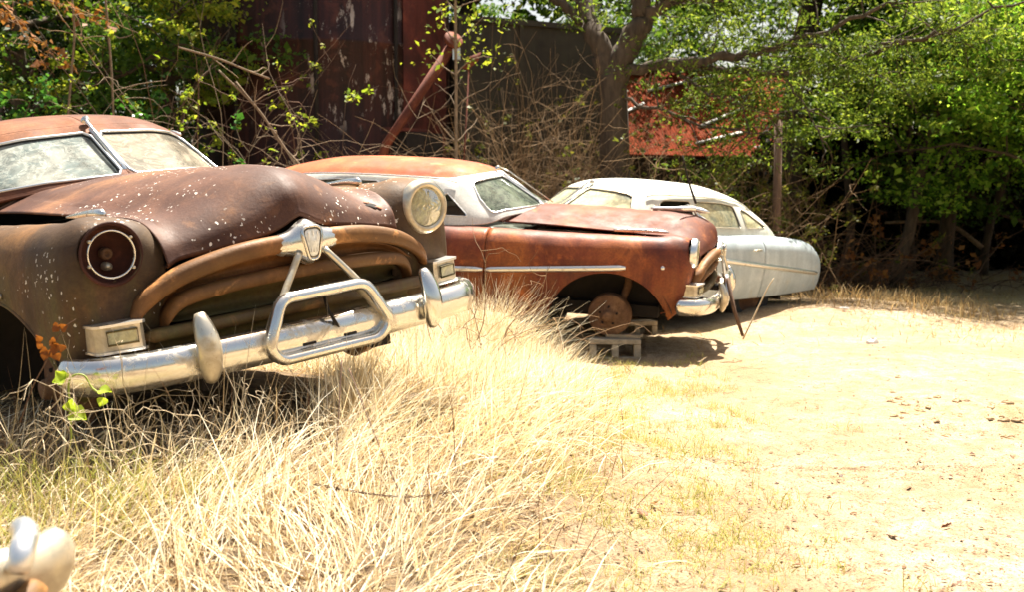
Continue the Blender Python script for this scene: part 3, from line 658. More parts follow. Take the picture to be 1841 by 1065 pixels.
    m = MB(); c_ = np.array([-1.35, .38, 1.08]); a_ = np.array([-.75, 0, .45]); a_ /= np.linalg.norm(a_); u_ = np.array([0, 1, 0]); v_ = np.cross(a_, u_)
    m.tube([c_+.2*(u_*math.cos(t)+v_*math.sin(t)) for t in np.linspace(0, 6.283, 25)[:-1]], .012, 6, closed=True); m.tube([c_-u_*.2, c_+u_*.2], .01, 6); m.tube([c_, c_-a_*.55], .02, 6)
    m.obj('steering_wheel', M['rubber'], car)
    if not P.get('skirt'): build_bumper(car, sgn=-1, mat='chrome_dirty', loop=False)
    # axles and wheels
    MB().tube([(0, -.72, .29), (0, .72, .29)], .035, 8).obj('axle', M['dark'], fl)
    MB().tube([(-3.15, -.72, .29), (-3.15, .72, .29)], .045, 8).obj('axle', M['dark'], fl)
    for k, (x, s) in enumerate(((0, -1), (0, 1), (-3.15, -1), (-3.15, 1))):
        yo = .80*s
        if P['wheels'][k] == 'drum':
            m = MB(); m.lathe((x, yo-.10*s, .305), (0, s, 0), [(-.02, .03), (0, .185), (.012, .193), (.03, .186), (.075, .184), (.085, .178), (.092, .155), (.086, .11), (.105, .085), (.115, .05), (.15, .045), (.165, .035), (.168, 0)], 40)
            dm = m.obj('brake_drum', M['drum'], car)
            for q in range(5):
                a = q*2*math.pi/5+.3; m = MB(); m.lathe((x+.078*math.cos(a), yo-.005*s, .305+.078*math.sin(a)), (0, s, 0), [(-.02, .011), (.022, .010), (.024, 0)], 8)
                m.obj('wheel_stud', M['dark'], dm)
            MB().tube([(x+.05, yo-.14*s, .30), (x+.12, yo-.28*s, .55), (x+.1, yo-.34*s, .70)], .035, 8).obj('spring', M['drum'], dm)
        else:
            fl_ = P['wheels'][k]; r = .345
            wh = MB().lathe((x, yo-.09*s, r-.03), (0, s, 0), [(-.06, .20), (-.10, .24), (-.11, .29), (-.09, .33), (-.05, .345), (.05, .345), (.09, .33), (.11, .29), (.10, .24), (.06, .20), (-.06, .20)], 40).obj('wheel', M['rubber'], car)
            MB().lathe((x, yo-.09*s, r-.03), (0, s, 0), [(-.05, .20), (.05, .205), (.06, .19), (.03, .17), (.035, .10), (.06, .08), (.07, 0)], 32).obj('rim', M['drum'], wh)
    return car
#CARS
CARG = 'abandoned sedans parked in a row'
P1 = dict(hood='rust1', fender='rust1f', roof='rust1r', pillar='rust1r', grille='rust_grille', glass={'*': 'glass1', 'windshield': ('glass1', 'glass1w')}, lamps=('missing', 'dirty'),
          mould=[(.10, .74, -2.6, .71, 1.), (-2.7, .71, -4.1, .62, 1.)], mouldmat='chrome_dirty', spear='short', wheels=('drum', 'drum', 'tyre', 'tyre'), front_detail=True,
          dents=[(.62, .43, .10, .02), (.5, -.25, .2, .012)], near_label='mossy fender with an empty headlight socket')
P2 = dict(hood='rust2h', fender='rust2', roof='rust2r', pillar='white2', grille='rust_grille', glass={'*': 'glass2', 'vent_window': None}, lamps=('chrome', 'chrome'),
          mould=[(.155, .757, -1.07, .655, 1.3), (-1.09, .653, -2.7, .60, 1.3), (-2.8, .60, -4.1, .55, .9)], mouldmat='trim', spear='long', wheels=('drum', 'drum', 'tyre', 'tyre'),
          rod=[(-1.25, 0, 1.50), (-1.15, .02, 1.46), (-.72, .05, 1.19)])
P3 = dict(hood='white3', fender='white3', roof='white3', pillar='white3', door='blue3', quarter='blue3', grille='chrome_dirty', glass={'*': 'glass3', 'front_side_window': (None, None), 'vent_window': (None, None)}, lamps=('chrome', 'chrome'),
          mould=[(.10, .80, -2.3, .742, 1.3), (-2.34, .742, -4.2, .59, 1.3)], mouldmat='trim', spear='long', wheels=('tyre', 'tyre', 'tyre', 'tyre'), skirt=True, trimmat='chrome_dirty', drip='white3')
P0 = dict(P1); P0['lamps'] = ('dirty', 'dirty'); P0.pop('near_label')
car1 = build_car('brown rusted sedan with one empty headlight socket and a looped chrome bumper guard', (R_(7.23), R_(-.33), R_(-47.29)), (-1.348, 5.068, .265), P1, CARG)
car2 = build_car('red oxide old sedan propped on a concrete block, its nose pointing right', (R_(4.65), R_(3.43), R_(-14.82)), (1.028, 9.886, .109), P2, CARG)
car3 = build_car('chalky white and pale blue sedan farthest back, its tail to the right', (R_(-4.2), R_(-1.75), R_(-140.48)), (-.214, 10.707, .137), P3, CARG)
# ornaments of the red car
m = MB(); 
m.tube(cr([(.20, 0, 1.19), (.40, 0, 1.20), (.58, 0, 1.205), (.74, 0, 1.185)], 5), [.006]+[.016]*6+[.022]*5+[.026, .022, .016, .006], 8, sy=.8)
m.tube(cr([(.50, -.17, 1.215), (.58, -.06, 1.212), (.62, 0, 1.208), (.58, .06, 1.212), (.50, .17, 1.215)], 4), [.008]+[.02]*15+[.008], 8, sy=.4)
m.tube(cr([(.60, 0, 1.21), (.64, 0, 1.15), (.72, 0, 1.10)], 4), [.018]*9, 8, sy=.6)
m.obj('hood_ornament', M['white_chrome'], car2)
MB().lathe((.46, -.955, .775), (0.1, -1, 0), [(-.01, .02), (.006, .018), (.012, .01), (.013, 0)], 12).obj('side_marker', M['trim'], car2)
lb = empty('loose_bumper', (0, 0, 0), 'weathered chrome bumper end with a white guard, cut off by the lower left corner', 'bumper', (R_(-9), R_(3), R_(-84)))
build_bumper(lb, mat='chrome_dirty'); _t = lb.rotation_euler.to_matrix() @ Vector((.60, 1.0, .455)); lb.location = (-.875-_t.x, 2.10-_t.y, .505-_t.z)
m = MB(); m.tube(cr([(.76, .965, .46), (.80, .96, .42), (.80, .95, .34), (.78, .94, .26)], 4), [.03, .035, .04, .045, .05, .05, .045, .04, .04, .035, .03, .03, .03], 10, sy=.7); m.obj('rusted_bracket', M['rust_grille'], lb)
MB().tube(cr([(.68, .90, .54), (.74, .93, .55), (.79, .94, .535), (.80, .94, .50)], 4), [.018]+[.024]*11+[.016], 12).obj('knob', M['white_chrome'], lb)
#ENV
# ------------------------------------------------------------------ terrain
def ground_z(x, y):
    x = np.asarray(x, float); y = np.asarray(y, float)
    z = .31*np.exp(-((((x+1.7)/2.3)**2+((y-5.1)/2.25)**2)**2))+.17*np.exp(-((((x-3.4)/1.9)**2+((y-13.0)/1.6)**2)**2))
    z = z+.018*np.sin(x*1.7+.6*y)*np.cos(y*1.3-x*.5)+.010*np.sin(x*4.1+1)*np.sin(y*3.7)
    r = np.abs((y-(6.15+.10*(x-3)+.12*np.sin(x*2.3))))       # low rut ridge on the right
    z = z+.09*np.exp(-(r/.16)**2)*np.clip((x-2.2)/.6, 0, 1)*(.6+.4*np.sin(x*9))
    z = z-.035*np.exp(-((r-.3)/.14)**2)*np.clip((x-2.2)/.6, 0, 1)
    return z
def px(u, v, d=None, z=0.):
    """photo pixel -> point; on the ground when d is None (used only to look up rough positions)"""
    if d is None: d = 1900*(CAMH-z)/(v-390)
    return ((u-920.5)/1900*d, d, CAMH-(v-390)*d/1900)
n = NT('dry sandy ground'); wn = n.sep()
a = n.noise(.9, 8, .65); b = n.noise(9, 9, .75); c = n.noise(90, 6, .7); d_ = n.noise(38, 8, .75, dist=.8)
col = n.ramp(a, [(.35, (.36, .25, .13)), (.55, (.50, .38, .24)), (.7, (.60, .49, .35))])
col = n.mix(n.ramp(b, [(.47, 0.), (.62, .8)]), col, (.28, .17, .08))
col = n.mix(n.ramp(c, [(.54, 0.), (.60, .85)]), col, (.12, .065, .035))
col = n.mix(n.ramp(d_, [(.56, 0.), (.61, .8)]), col, (.16, .09, .045))
col = n.mix(n.ramp(n.noise(.5, 5, .6), [(.55, 0.), (.7, .3)]), col, (.42, .40, .14))
col = n.mix(n.ramp(n.noise(1.7, 9, .72, dist=.7, stretch=(1, .6, 1)), [(.50, 0.), (.60, .65)]), col, (.30, .195, .105))
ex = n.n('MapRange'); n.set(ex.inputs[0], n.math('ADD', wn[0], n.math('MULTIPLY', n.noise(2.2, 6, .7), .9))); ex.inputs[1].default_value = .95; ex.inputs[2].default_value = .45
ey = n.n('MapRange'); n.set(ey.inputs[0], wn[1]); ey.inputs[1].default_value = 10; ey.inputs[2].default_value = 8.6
col = n.mix(n.math('MULTIPLY', ex.outputs[0], ey.outputs[0]), col, n.mix(n.ramp(b, [(.4, 0.), (.6, 1.)]), (.10, .065, .035), (.24, .16, .085)))  # brown thatch soil, its tone deepened to stand in for shade under the car
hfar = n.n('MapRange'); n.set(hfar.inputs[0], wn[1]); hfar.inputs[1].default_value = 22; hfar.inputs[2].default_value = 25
col = n.mix(hfar.outputs[0], col, (.035, .025, .014))  # woodland shade put into the colour of the far ground
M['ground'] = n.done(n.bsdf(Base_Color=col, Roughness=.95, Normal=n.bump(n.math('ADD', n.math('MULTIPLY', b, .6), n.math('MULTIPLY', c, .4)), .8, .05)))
def spaced(lo, hi, c, n_, k=2.6):
    t = np.linspace(-1, 1, n_); w_ = np.sign(t)*(.04*np.abs(t)+.96*np.abs(t)**k)
    return np.where(w_ < 0, c+w_*(c-lo), c+w_*(hi-c))
gx = spaced(-90, 90, 1.2, 300); gy = spaced(-12, 130, 5, 300)
X, Y = np.meshgrid(gx, gy, indexing='ij'); Z = ground_z(X, Y)
Z += RNG.normal(0, .006, Z.shape)*((np.abs(X) < 12) & (Y < 25))
bank = np.clip((Y-27)/6, 0, 1)**1.5*2.4+np.clip((Y-36)/30, 0, 1)*5; Z += bank*np.where((X > -3) & (X < 9), .55, 1.)  # added rise, there to block the sky behind the woods
V = np.stack([X, Y, Z], 2).reshape(-1, 3)
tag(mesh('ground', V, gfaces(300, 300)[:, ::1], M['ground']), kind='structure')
def in_car(x, y, pad=.0):
    ins = np.zeros(np.shape(x), bool)
    for cr_, (tx, ty) in ((-47.29, (-1.348, 5.068)), (-14.82, (1.028, 9.886)), (-140.48, (-.214, 10.707))):
        a = R_(-cr_); dx, dy = x-tx, y-ty; lx = dx*math.cos(a)-dy*math.sin(a); ly = dx*math.sin(a)+dy*math.cos(a)
        ins |= (lx < .66+pad) & (lx > -4.5-pad) & (np.abs(ly) < .88+pad)
    return ins

# ------------------------------------------------------------------ blades, leaves, stems
def blades(name, x, y, L, th0, bend, az, wd, mat, kind='stuff', seg=4, z0=None, parent=None):
    n_ = len(x); z = ground_z(x, y)-.01 if z0 is None else z0
    P = np.stack([x, y, z], 1); pts = [P.copy()]; d = np.stack([np.cos(az), np.sin(az)], 1)
    for i in range(seg):
        th = th0+bend*(i+.5)/seg; st = (L/seg)[:, None]
        P = P+np.concatenate([d*np.sin(th)[:, None], np.cos(th)[:, None]], 1)*st; pts.append(P.copy())
    tw = az+math.pi/2+RNG.normal(0, .7, n_); sd = np.stack([np.cos(tw), np.sin(tw), RNG.normal(0, .3, n_)], 1)
    V = []
    for i, p in enumerate(pts):
        w_ = wd*(1-.85*(i/seg)**1.5); V += [p-sd*w_[:, None]/2, p+sd*w_[:, None]/2]
    V = np.stack(V, 1)                                            # n, 2(seg+1), 3
    base = np.arange(n_)[:, None]*(2*(seg+1)); F = []
    for i in range(seg): F.append(base+np.array([2*i, 2*i+1, 2*i+3, 2*i+2]))
    o = mesh(name, V.reshape(-1, 3), np.concatenate(F), mat, parent)
    if kind: o['kind'] = kind
    return o
def leafV(cen, size, up=.5, aspect=.6, fold=.25):
    n_ = len(cen); q = RNG.normal(size=(n_, 3)); q[:, 2] += up*2; q /= np.linalg.norm(q, axis=1)[:, None]
    r = RNG.normal(size=(n_, 3)); a = np.cross(q, r); a /= np.linalg.norm(a, axis=1)[:, None]; b = np.cross(q, a)
    s = (size*np.exp(RNG.normal(-.05, .38, n_)))[:, None]
    V = np.stack([cen-a*s, cen-b*s*aspect+q*s*fold, cen+a*s, cen+b*s*aspect+q*s*fold], 1)
    return V.reshape(-1, 3), (np.arange(n_)[:, None]*4+np.arange(4))
def leaves(name, cen, size, mat, parent=None, **k):
    V, F = leafV(np.asarray(cen), size, **k); return mesh(name, V, F, mat, parent, smooth=False)
def wander(p, d, L, steps, wob, grav=0., rng=random):
    p = np.array(p, float); d = np.array(d, float); d /= np.linalg.norm(d); out = [p.copy()]
    for i in range(steps):
        d = d+np.array([rng.gauss(0, wob), rng.gauss(0, wob), rng.gauss(0, wob)+grav]); d /= np.linalg.norm(d)
        p = p+d*L/steps; out.append(p.copy())
    return np.array(out), d
BARK = simple('furrowed grey brown bark', (.075, .052, .034), .95, var=.5, scale=14, bump=.6, stretch=(1, 1, .2))
BARKP = simple('pale dry vine bark', (.20, .14, .085), .9, var=.35, scale=20)
TWIG = simple('tan dead twigs', (.24, .15, .075), .9, var=.4, scale=15)
DRYS = simple('bleached dead stems', (.50, .40, .26), .9, var=.35, scale=20)
TWIGD = simple('dark brown twigs', (.11, .06, .035), .9, var=.4, scale=15)
def tree(name, base, h, r, label, leafmat_, nleaf, lsize, spread, crown0=.35, lean=(0, 0), nb=9, group=None, rise=.35, cat='tree', crowncen=None, bark=BARK, droop=0., up=.5):
    t = empty(name, (base[0], base[1], float(ground_z(base[0], base[1]))-.05), label, cat, group=group)
    rng = random.Random(hash((round(base[0]*10), round(base[1]*10), nleaf)) & 0xffff)
    m = MB(); tp, _ = wander((0, 0, 0), (lean[0], lean[1], 1), h*.85, 9, .07, rng=rng)
    m.tube(tp, np.linspace(r*1.15, r*.35, len(tp)), 9); m.obj('trunk', bark, t)
    ends = []; 
    for k in range(nb):
        f = crown0+(1-crown0)*(k+.5)/nb; j = min(len(tp)-2, int(f*(len(tp)-1))); p = tp[j]
        a = k*2.4+rng.random(); d = (math.cos(a), math.sin(a), rise+rng.random()*.5)
        L = spread*(1.1-.6*abs(f-.45))*rng.uniform(.75, 1.15)
        bp_, dd = wander(p, d, L, 7, .16, -.02-droop, rng); mb = MB(); mb.tube(bp_, np.linspace(r*.38, r*.07, 8), 6)
        for q in (3, 4, 5, 6, 7):
            for _ in range(2):
                tw, _ = wander(bp_[q], (dd[0]+rng.gauss(0, .8), dd[1]+rng.gauss(0, .8), dd[2]+rng.gauss(0, .6)), L*.42, 4, .25, -.03-droop, rng)
                mb.tube(tw, np.linspace(r*.10, r*.03, 5), 4, cap=False); ends += [tw[-1], tw[-2], tw[-3]]
        mb.obj('branch', bark, t)
    ends = np.array(ends); idx = RNG.integers(0, len(ends), nleaf)
    nc_ = max(30, nleaf//55); sc_ = ends[RNG.integers(0, len(ends), nc_)]+RNG.normal(0, 1, (nc_, 3))*spread*np.array([.13, .13, .09])
    sr_ = RNG.uniform(.5, 1.4, nc_); ii = RNG.integers(0, nc_, nleaf)
    cl = sc_[ii]+RNG.normal(0, 1, (nleaf, 3))*sr_[ii][:, None]*max(.13, spread*.07)*np.array([1, 1, .38])
    leaves('crown', cl, lsize, leafmat_, t, up=up)
    return t
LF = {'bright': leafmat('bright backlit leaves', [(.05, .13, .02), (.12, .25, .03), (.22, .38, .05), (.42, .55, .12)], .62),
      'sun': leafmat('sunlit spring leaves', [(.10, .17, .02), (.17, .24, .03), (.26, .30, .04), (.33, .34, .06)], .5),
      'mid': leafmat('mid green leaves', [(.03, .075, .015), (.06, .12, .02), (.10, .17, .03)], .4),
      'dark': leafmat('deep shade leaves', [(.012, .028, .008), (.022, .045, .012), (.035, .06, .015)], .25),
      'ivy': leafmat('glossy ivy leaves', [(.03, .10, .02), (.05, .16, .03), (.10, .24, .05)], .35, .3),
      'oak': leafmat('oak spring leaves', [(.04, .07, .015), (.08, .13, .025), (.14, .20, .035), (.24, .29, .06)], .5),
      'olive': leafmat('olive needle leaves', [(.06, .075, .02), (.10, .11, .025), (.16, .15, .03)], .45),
      'hollow': leafmat('shade darkened leaves', [(.006, .006, .003), (.014, .011, .005), (.022, .022, .007)], .15),  # shade of the hollow put into near black leaf colours
      'brown': leafmat('dead brown leaves', [(.16, .06, .025), (.26, .11, .04), (.34, .18, .07)], .3),
      'yel': leafmat('yellow green bramble leaves', [(.30, .36, .04), (.45, .50, .08), (.5, .5, .12)], .5)}
def bramble(name, x, y, label, n_stems, L, mat, rad=.008, spread=.5, up=1.0, wob=.2, grav=-.06, leaf=None, nleaf=0, ls=.03, cat='bramble', group=None, z0=None, sub=3, tilt=(0, 0), seed=1, leafname='leaves'):
    gz = float(ground_z(x, y)) if z0 is None else z0
    t = empty(name, (x, y, gz), label, cat, group=group); rng = random.Random(seed); m = MB(); pts = []
    for k in range(n_stems):
        p = (rng.gauss(0, spread), rng.gauss(0, spread*.6), 0); d = (rng.gauss(tilt[0], .45), rng.gauss(tilt[1], .45), up)
        w_, dd = wander(p, d, L*rng.uniform(.6, 1.2), 12, wob*.55, grav, rng); m.tube(w_, np.linspace(rad, rad*.35, 13), 5, cap=False); pts += list(w_[4:])
        for _ in range(sub):
            q = rng.randrange(3, 12); w2, _ = wander(w_[q], (rng.gauss(0, 1), rng.gauss(0, 1), rng.gauss(.2, .6)), L*rng.uniform(.12, .35), 6, wob, grav, rng)
            m.tube(w2, np.linspace(rad*.55, rad*.2, 7), 4, cap=False); pts += list(w2[2:])
    m.obj('stems', mat, t)
    if nleaf:
        pts = np.array(pts); nc = max(6, nleaf//9); cc = pts[RNG.integers(0, len(pts), nc)]
        c_ = cc[RNG.integers(0, nc, nleaf)]+RNG.normal(0, ls*1.3, (nleaf, 3)); leaves(leafname, c_, ls, leaf, t, up=.6, aspect=.7)
    return t

# ------------------------------------------------------------------ background structures
def tankmat():
    n = NT('dark red tank steel'); z = n.sep()
    st = n.noise(2.2, 6, .6, stretch=(2.2, 2.2, .06)); st2 = n.noise(9, 6, .65, stretch=(1.5, 1.5, .05)); a = n.noise(3, 7, .65, dist=.6)
    c = n.ramp(st, [(.35, (.012, .005, .004)), (.52, (.030, .010, .008)), (.68, (.07, .019, .014))])
    c = n.mix(n.ramp(st2, [(.45, .0), (.65, .6)]), c, (.03, .010, .008))
    c = n.mix(n.ramp(a, [(.55, 0.), (.72, .6)]), c, (.15, .045, .025))
    fleck = n.ramp(n.noise(5.5, 10, .78, dist=.25, stretch=(1, 1, .38)), [(.57, 0.), (.60, 1.)])  # pale patches, kept to a middle height band below
    hz = n.ramp(n.math('DIVIDE', z[2], 6.), [(.40, 0.), (.47, 1.), (.68, 1.), (.76, 0.)])
    hx = n.ramp(n.noise(.75, 2, .5, stretch=(1, 1, .3)), [(.47, 0.), (.54, 1.)])
    f = n.math('MULTIPLY', n.math('MULTIPLY', fleck, hz), hx)
    c = n.mix(f, c, (.42, .35, .30))
    return n.done(n.bsdf(Base_Color=c, Specular_IOR_Level=.25, Roughness=.5, Normal=n.bump(n.math('ADD', a, n.math('MULTIPLY', st2, .6)), .35, .05)))
tk = empty('storage_tank', (-3.06, 17.6, 0), 'tall dark red rusted storage tank with white patches behind the cars', 'storage tank')
m = MB(); prof = [(-.1, 2.03)]
for k in range(4): z = 1.9*k; prof += [(z+.02, 2.03), (z+1.84, 2.03), (z+1.86, 2.05), (z+1.90, 2.05)]
m.lathe((0, 0, 0), (0, 0, 1), prof+[(7.7, 2.03)], 72); m.obj('shell', tankmat(), tk)
m = MB(); m.lathe((0, 0, 7.7), (0, 0, 1), [(0, 2.10), (.05, 2.10), (.7, .2), (.72, 0)], 48); m.obj('roof', tankmat(), tk)
RED = rust('red painted panel steel', (.06, .016, .012), (.14, .03, .022), (.22, .05, .03), gloss=.5)
m = MB()
for k in range(9):
    t = R_(-52+k*4.4); m.tube([(2.06*math.sin(-t)*1, -2.06*math.cos(t), .2), (2.06*math.sin(-t), -2.06*math.cos(t), 7.6)], .012, 4)
pz = [[((2.05+.006*(k % 2))*math.sin(R_(44+k*2.4)), -(2.05+.006*(k % 2))*math.cos(R_(44+k*2.4)), z) for k in range(15)] for z in (.1, 7.6)]
m = MB(); m.rings(pz, closed=False); m.obj('side_panel', RED, tk)
for k in range(3):
    m = MB(); t0 = [-30, 6, 40][k]; m.tube([(2.06*math.sin(R_(t0)), -2.06*math.cos(R_(t0)), .2), (2.06*math.sin(R_(t0)), -2.06*math.cos(R_(t0)), 7.6)], .03, 6); m.obj('rib', M['dark'], tk)
m = MB(); m.box((1.62, -1.55, 2.2), (.62, .5, .5), rot=Matrix.Rotation(R_(35), 3, 'Z')); hb_ = m.obj('hatch', M['dark'], tk, smooth=False)
m = MB(); m.box((1.48, -1.82, 2.49), (.75, .08, .05), rot=Matrix.Rotation(R_(35), 3, 'Z')); m.obj('hatch_frame', RED, hb_, smooth=False)
# auger pipe leaning on the tank
ag = empty('auger_pipe', (-1.95, 14.6, 0), 'rusty red pipe with a flanged end leaning up across the tank', 'pipe')
RP = rust('orange red pipe rust', (.10, .025, .014), (.20, .05, .025), (.30, .10, .05), gloss=.6)
MB().tube([(-.55, .3, 0), (.23, 0, 2.2), (1.12, -.1, 3.48)], [.055, .062, .070], 12).obj('pipe', RP, ag)
m = MB(); m.lathe((1.16, -.14, 3.58), (.45, -.75, .6), [(-.05, .08), (-.03, .13), (.02, .135), (.03, .12), (.03, .05), (.05, .04), (.05, 0)], 24); m.obj('flange', RP, ag)
m = MB(); m.box((1.20, -.1, 3.40), (.10, .12, .16)); m.obj('bracket', M['trim'], ag, smooth=False)
pd = MB(); pd.rings([[(x, y, z+dz) for x, z in ((0, 0), (.10, .16), (.26, .22), (.22, .10), (.08, -.02))] for y, dz in ((-.02, 0), (.02, 0))], cap0=True, cap1=True)
pd.tube([(.1, 0, .1), (-.1, .05, -3.3)], .012, 6)
o = pd.obj('metal_paddle', RP); o.location = (-.68, 14.6, 3.22); tag(o, 'small red metal blade on a thin rod between the tank and the grey container', 'metal blade')
# grey container
def contmat():
    n = NT('stained grey brown sheet'); a = n.noise(1.2, 7, .65, dist=.5); b = n.noise(6, 7, .7, stretch=(1, 1, .15))
    c = n.ramp(a, [(.3, (.030, .022, .014)), (.55, (.055, .040, .024)), (.75, (.08, .06, .034))])
    c = n.mix(n.ramp(b, [(.45, .0), (.65, .7)]), c, (.06, .05, .028))
    return n.done(n.bsdf(Base_Color=c, Roughness=.8, Normal=n.bump(b, .3, .03)))
ang = math.atan2(18.8-17.5, 1.96+.88)
ct = empty('shipping_box', (-.88, 17.5, 0), 'large grey brown sheet metal box half hidden by dry vines, beside the tank', 'container', (0, 0, ang))
CM = contmat(); Lc = math.hypot(2.84, 1.3)
MB().box((Lc/2, 1.5, 2.22), (Lc, 3, 4.44)).obj('body', CM, ct, smooth=False)
for xx in (.02, Lc*.36, Lc-.02): MB().box((xx, -.02, 2.22), (.06, .05, 4.46)).obj('corner_rail', CM, ct, smooth=False)
MB().box((Lc/2, -.015, 4.44), (Lc+.06, .09, .09)).obj('top_rail', CM, ct, smooth=False)
# barn
def roofmat():
    n = NT('faded red sheet roof'); a = n.noise(.9, 6, .65); b = n.noise(5, 7, .7, stretch=(1, .2, .2))
    c = n.ramp(a, [(.3, (.10, .017, .006)), (.5, (.18, .032, .011)), (.7, (.25, .06, .025))])
    c = n.mix(n.ramp(b, [(.5, 0.), (.65, .55)]), c, (.16, .05, .03))
    wv = n.n('TexWave'); n.set(wv.inputs['Vector'], n.tc.outputs['Object']); wv.inputs['Scale'].default_value = 3.2; wv.inputs['Distortion'].default_value = 0.
    return n.done(n.bsdf(Base_Color=c, Specular_IOR_Level=.05, Roughness=.9, Normal=n.bump(wv.outputs['Fac'], .5, .05)))
bn = empty('barn', (6.3, 31, 0), 'old barn with a faded red sheet metal roof seen through the oak branches', 'barn', (0, 0, R_(20)))
W_, D_ = 8.0, 6.0
wd_ = simple('weathered barn boards', (.06, .045, .03), .95, stretch=(8, 8, .3))
MB().box((0, D_/2, 1.55), (W_-.5, D_-.6, 3.1)).obj('wall', wd_, bn, smooth=False)
m = MB(); m.add([(-W_/2, -.3, 2.95), (W_/2, -.3, 2.95), (W_/2, D_/2, 5.85), (-W_/2, D_/2, 5.85), (-W_/2, D_+.3, 2.95), (W_/2, D_+.3, 2.95)], [(0, 1, 2, 3), (3, 2, 5, 4)])
rf = solid(m.obj('roof', roofmat(), bn, smooth=False), .06)
for k, (a, b, c_, e) in enumerate(((-1.6, .70, 1.0, .93), (-3.2, .38, -2.0, .55), (-.6, .30, 1.2, .52), (-1.0, .12, .8, .26))):
    pa = np.array([a, -.3+b*3.3, 2.95+b*2.9+.02]); pb = np.array([c_, -.3+e*3.3, 2.95+e*2.9+.02]); m = MB(); m.tube([pa, pb], .05, 4, sy=1.5); m.obj('roof_strip', M['white2'], rf)  # pale strips laid aslant on the roof sheet
MB().tube([(-W_/2, D_/2, 5.9), (W_/2, D_/2, 5.9)], .08, 6).obj('ridge_cap', M['white2'], rf)
# post
pp = px(1395, 400, 15.0); m = MB(); m.tube([(0, 0, -.1), (0, 0, 2.62)], [.062, .055], 10); m.box((0, 0, 2.6), (.16, .13, .05))
o = m.obj('wooden_post', simple('brown weathered post', (.17, .10, .07), .9, stretch=(4, 4, .5))); o.location = (pp[0], 15, 0); tag(o, 'plain brown post standing behind the tail of the pale blue sedan', 'post')

# ------------------------------------------------------------------ oak with long limbs
oak = empty('oak_tree', (1.5, 15.4, -.05), 'forked old tree whose long thin limbs reach right over the barn roof', 'tree')
OX = lambda u, v, d: (px(u, v, d)[0]-1.5, d-15.4, px(u, v, d)[2]+.05)
m = MB(); m.tube(cr([(.02, 0, 0), (0, 0, 1.2), (-.02, 0, 2.4), OX(1098, 130, 15.4)], 5), np.linspace(.24, .20, 16), 12); m.obj('trunk', BARK, oak)
limbs = [([(1096, 140, 15.4), (1078, 90, 15.4), (1055, 40, 15.6), (1042, -30, 15.8), (1020, -200, 16)], .17, .10), ([(1102, 150, 15.4), (1125, 90, 15.3), (1150, 40, 15.2), (1148, -20, 15.2), (1180, -200, 15)], .20, .11),
         ([(1145, 50, 15.2), (1185, 20, 15.1), (1260, -10, 15), (1400, -60, 14.6)], .11, .04), ([(1150, -10, 15.2), (1250, 5, 14.8), (1340, -5, 14.5), (1480, -40, 14)], .07, .02),
         ([(1105, 135, 15.3), (1180, 122, 15.1), (1280, 108, 14.8), (1340, 105, 14.6), (1420, 80, 14.2), (1520, 45, 13.8), (1620, 0, 13.5)], .085, .018),
         ([(1180, 122, 15.1), (1300, 128, 14.9), (1400, 137, 14.6), (1500, 125, 14.3), (1560, 100, 14), (1680, 60, 13.6), (1841, 5, 13.2)], .05, .014),
         ([(1400, 86, 14.3), (1550, 90, 14), (1650, 75, 13.8), (1760, 45, 13.6)], .03, .01), ([(1050, 50, 15.6), (1000, 10, 15.7), (960, -20, 15.8)], .08, .05), ([(1200, 120, 15.1), (1260, 165, 14.9), (1330, 190, 14.7)], .03, .008), ([(1110, 180, 15.3), (1200, 205, 15), (1300, 235, 14.8), (1420, 250, 14.4)], .03, .006), ([(1400, 137, 14.6), (1440, 190, 14.4), (1470, 250, 14.2)], .02, .006)]
ends = []
for L_, r0, r1 in limbs:
    P_ = cr([OX(*q) for q in L_], 5); P_[1:-1] += RNG.normal(0, .02, P_[1:-1].shape); mb = MB(); mb.tube(P_, np.linspace(r0, r1, len(P_)), 8)
    if r0 < .15:
        for q in range(4, len(P_), 2):
            for _ in range(2):
                tw, _d = wander(P_[q], (random.gauss(.5, .6), random.gauss(0, .6), random.gauss(.1, .6)), .95, 5, .25, -.04); mb.tube(tw, np.linspace(.012, .004, 6), 4, cap=False); ends += list(tw[2:])
    mb.obj('limb', BARK, oak)
ends = np.array(ends); sc_ = ends[RNG.integers(0, len(ends), 520)]+RNG.normal(0, 1, (520, 3))*[.22, .22, .12]; c_ = sc_[RNG.integers(0, 520, 24000)]+RNG.normal(0, 1, (24000, 3))*[.13, .13, .06]
leaves('crown', c_, .032, LF['oak'], oak, up=.5, aspect=.3)
sp = empty('slender_sapling', (-.70, 13.8, 0), 'pale slender bare trunk standing between the tank and the grey box', 'sapling')
w_, _ = wander((0, 0, 0), (0, 0, 1), 5.2, 12, .02); MB().tube(w_, np.linspace(.026, .018, 13), 7).obj('trunk', BARKP, sp)
m = MB(); pts = []
for q in (5, 6, 7, 8, 9, 10, 11):
    for s_ in (-1, 1): tw, _ = wander(w_[q], (s_*.8, random.gauss(0, .5), .7), .6, 5, .2); m.tube(tw, np.linspace(.010, .003, 6), 4, cap=False); pts += list(tw[2:])
m.obj('branch', BARKP, sp); pts = np.array([p for p in pts if p[2] > 3.2]); leaves('crown', pts[RNG.integers(0, len(pts), 500)]+RNG.normal(0, .12, (500, 3)), .03, LF['sun'], sp)

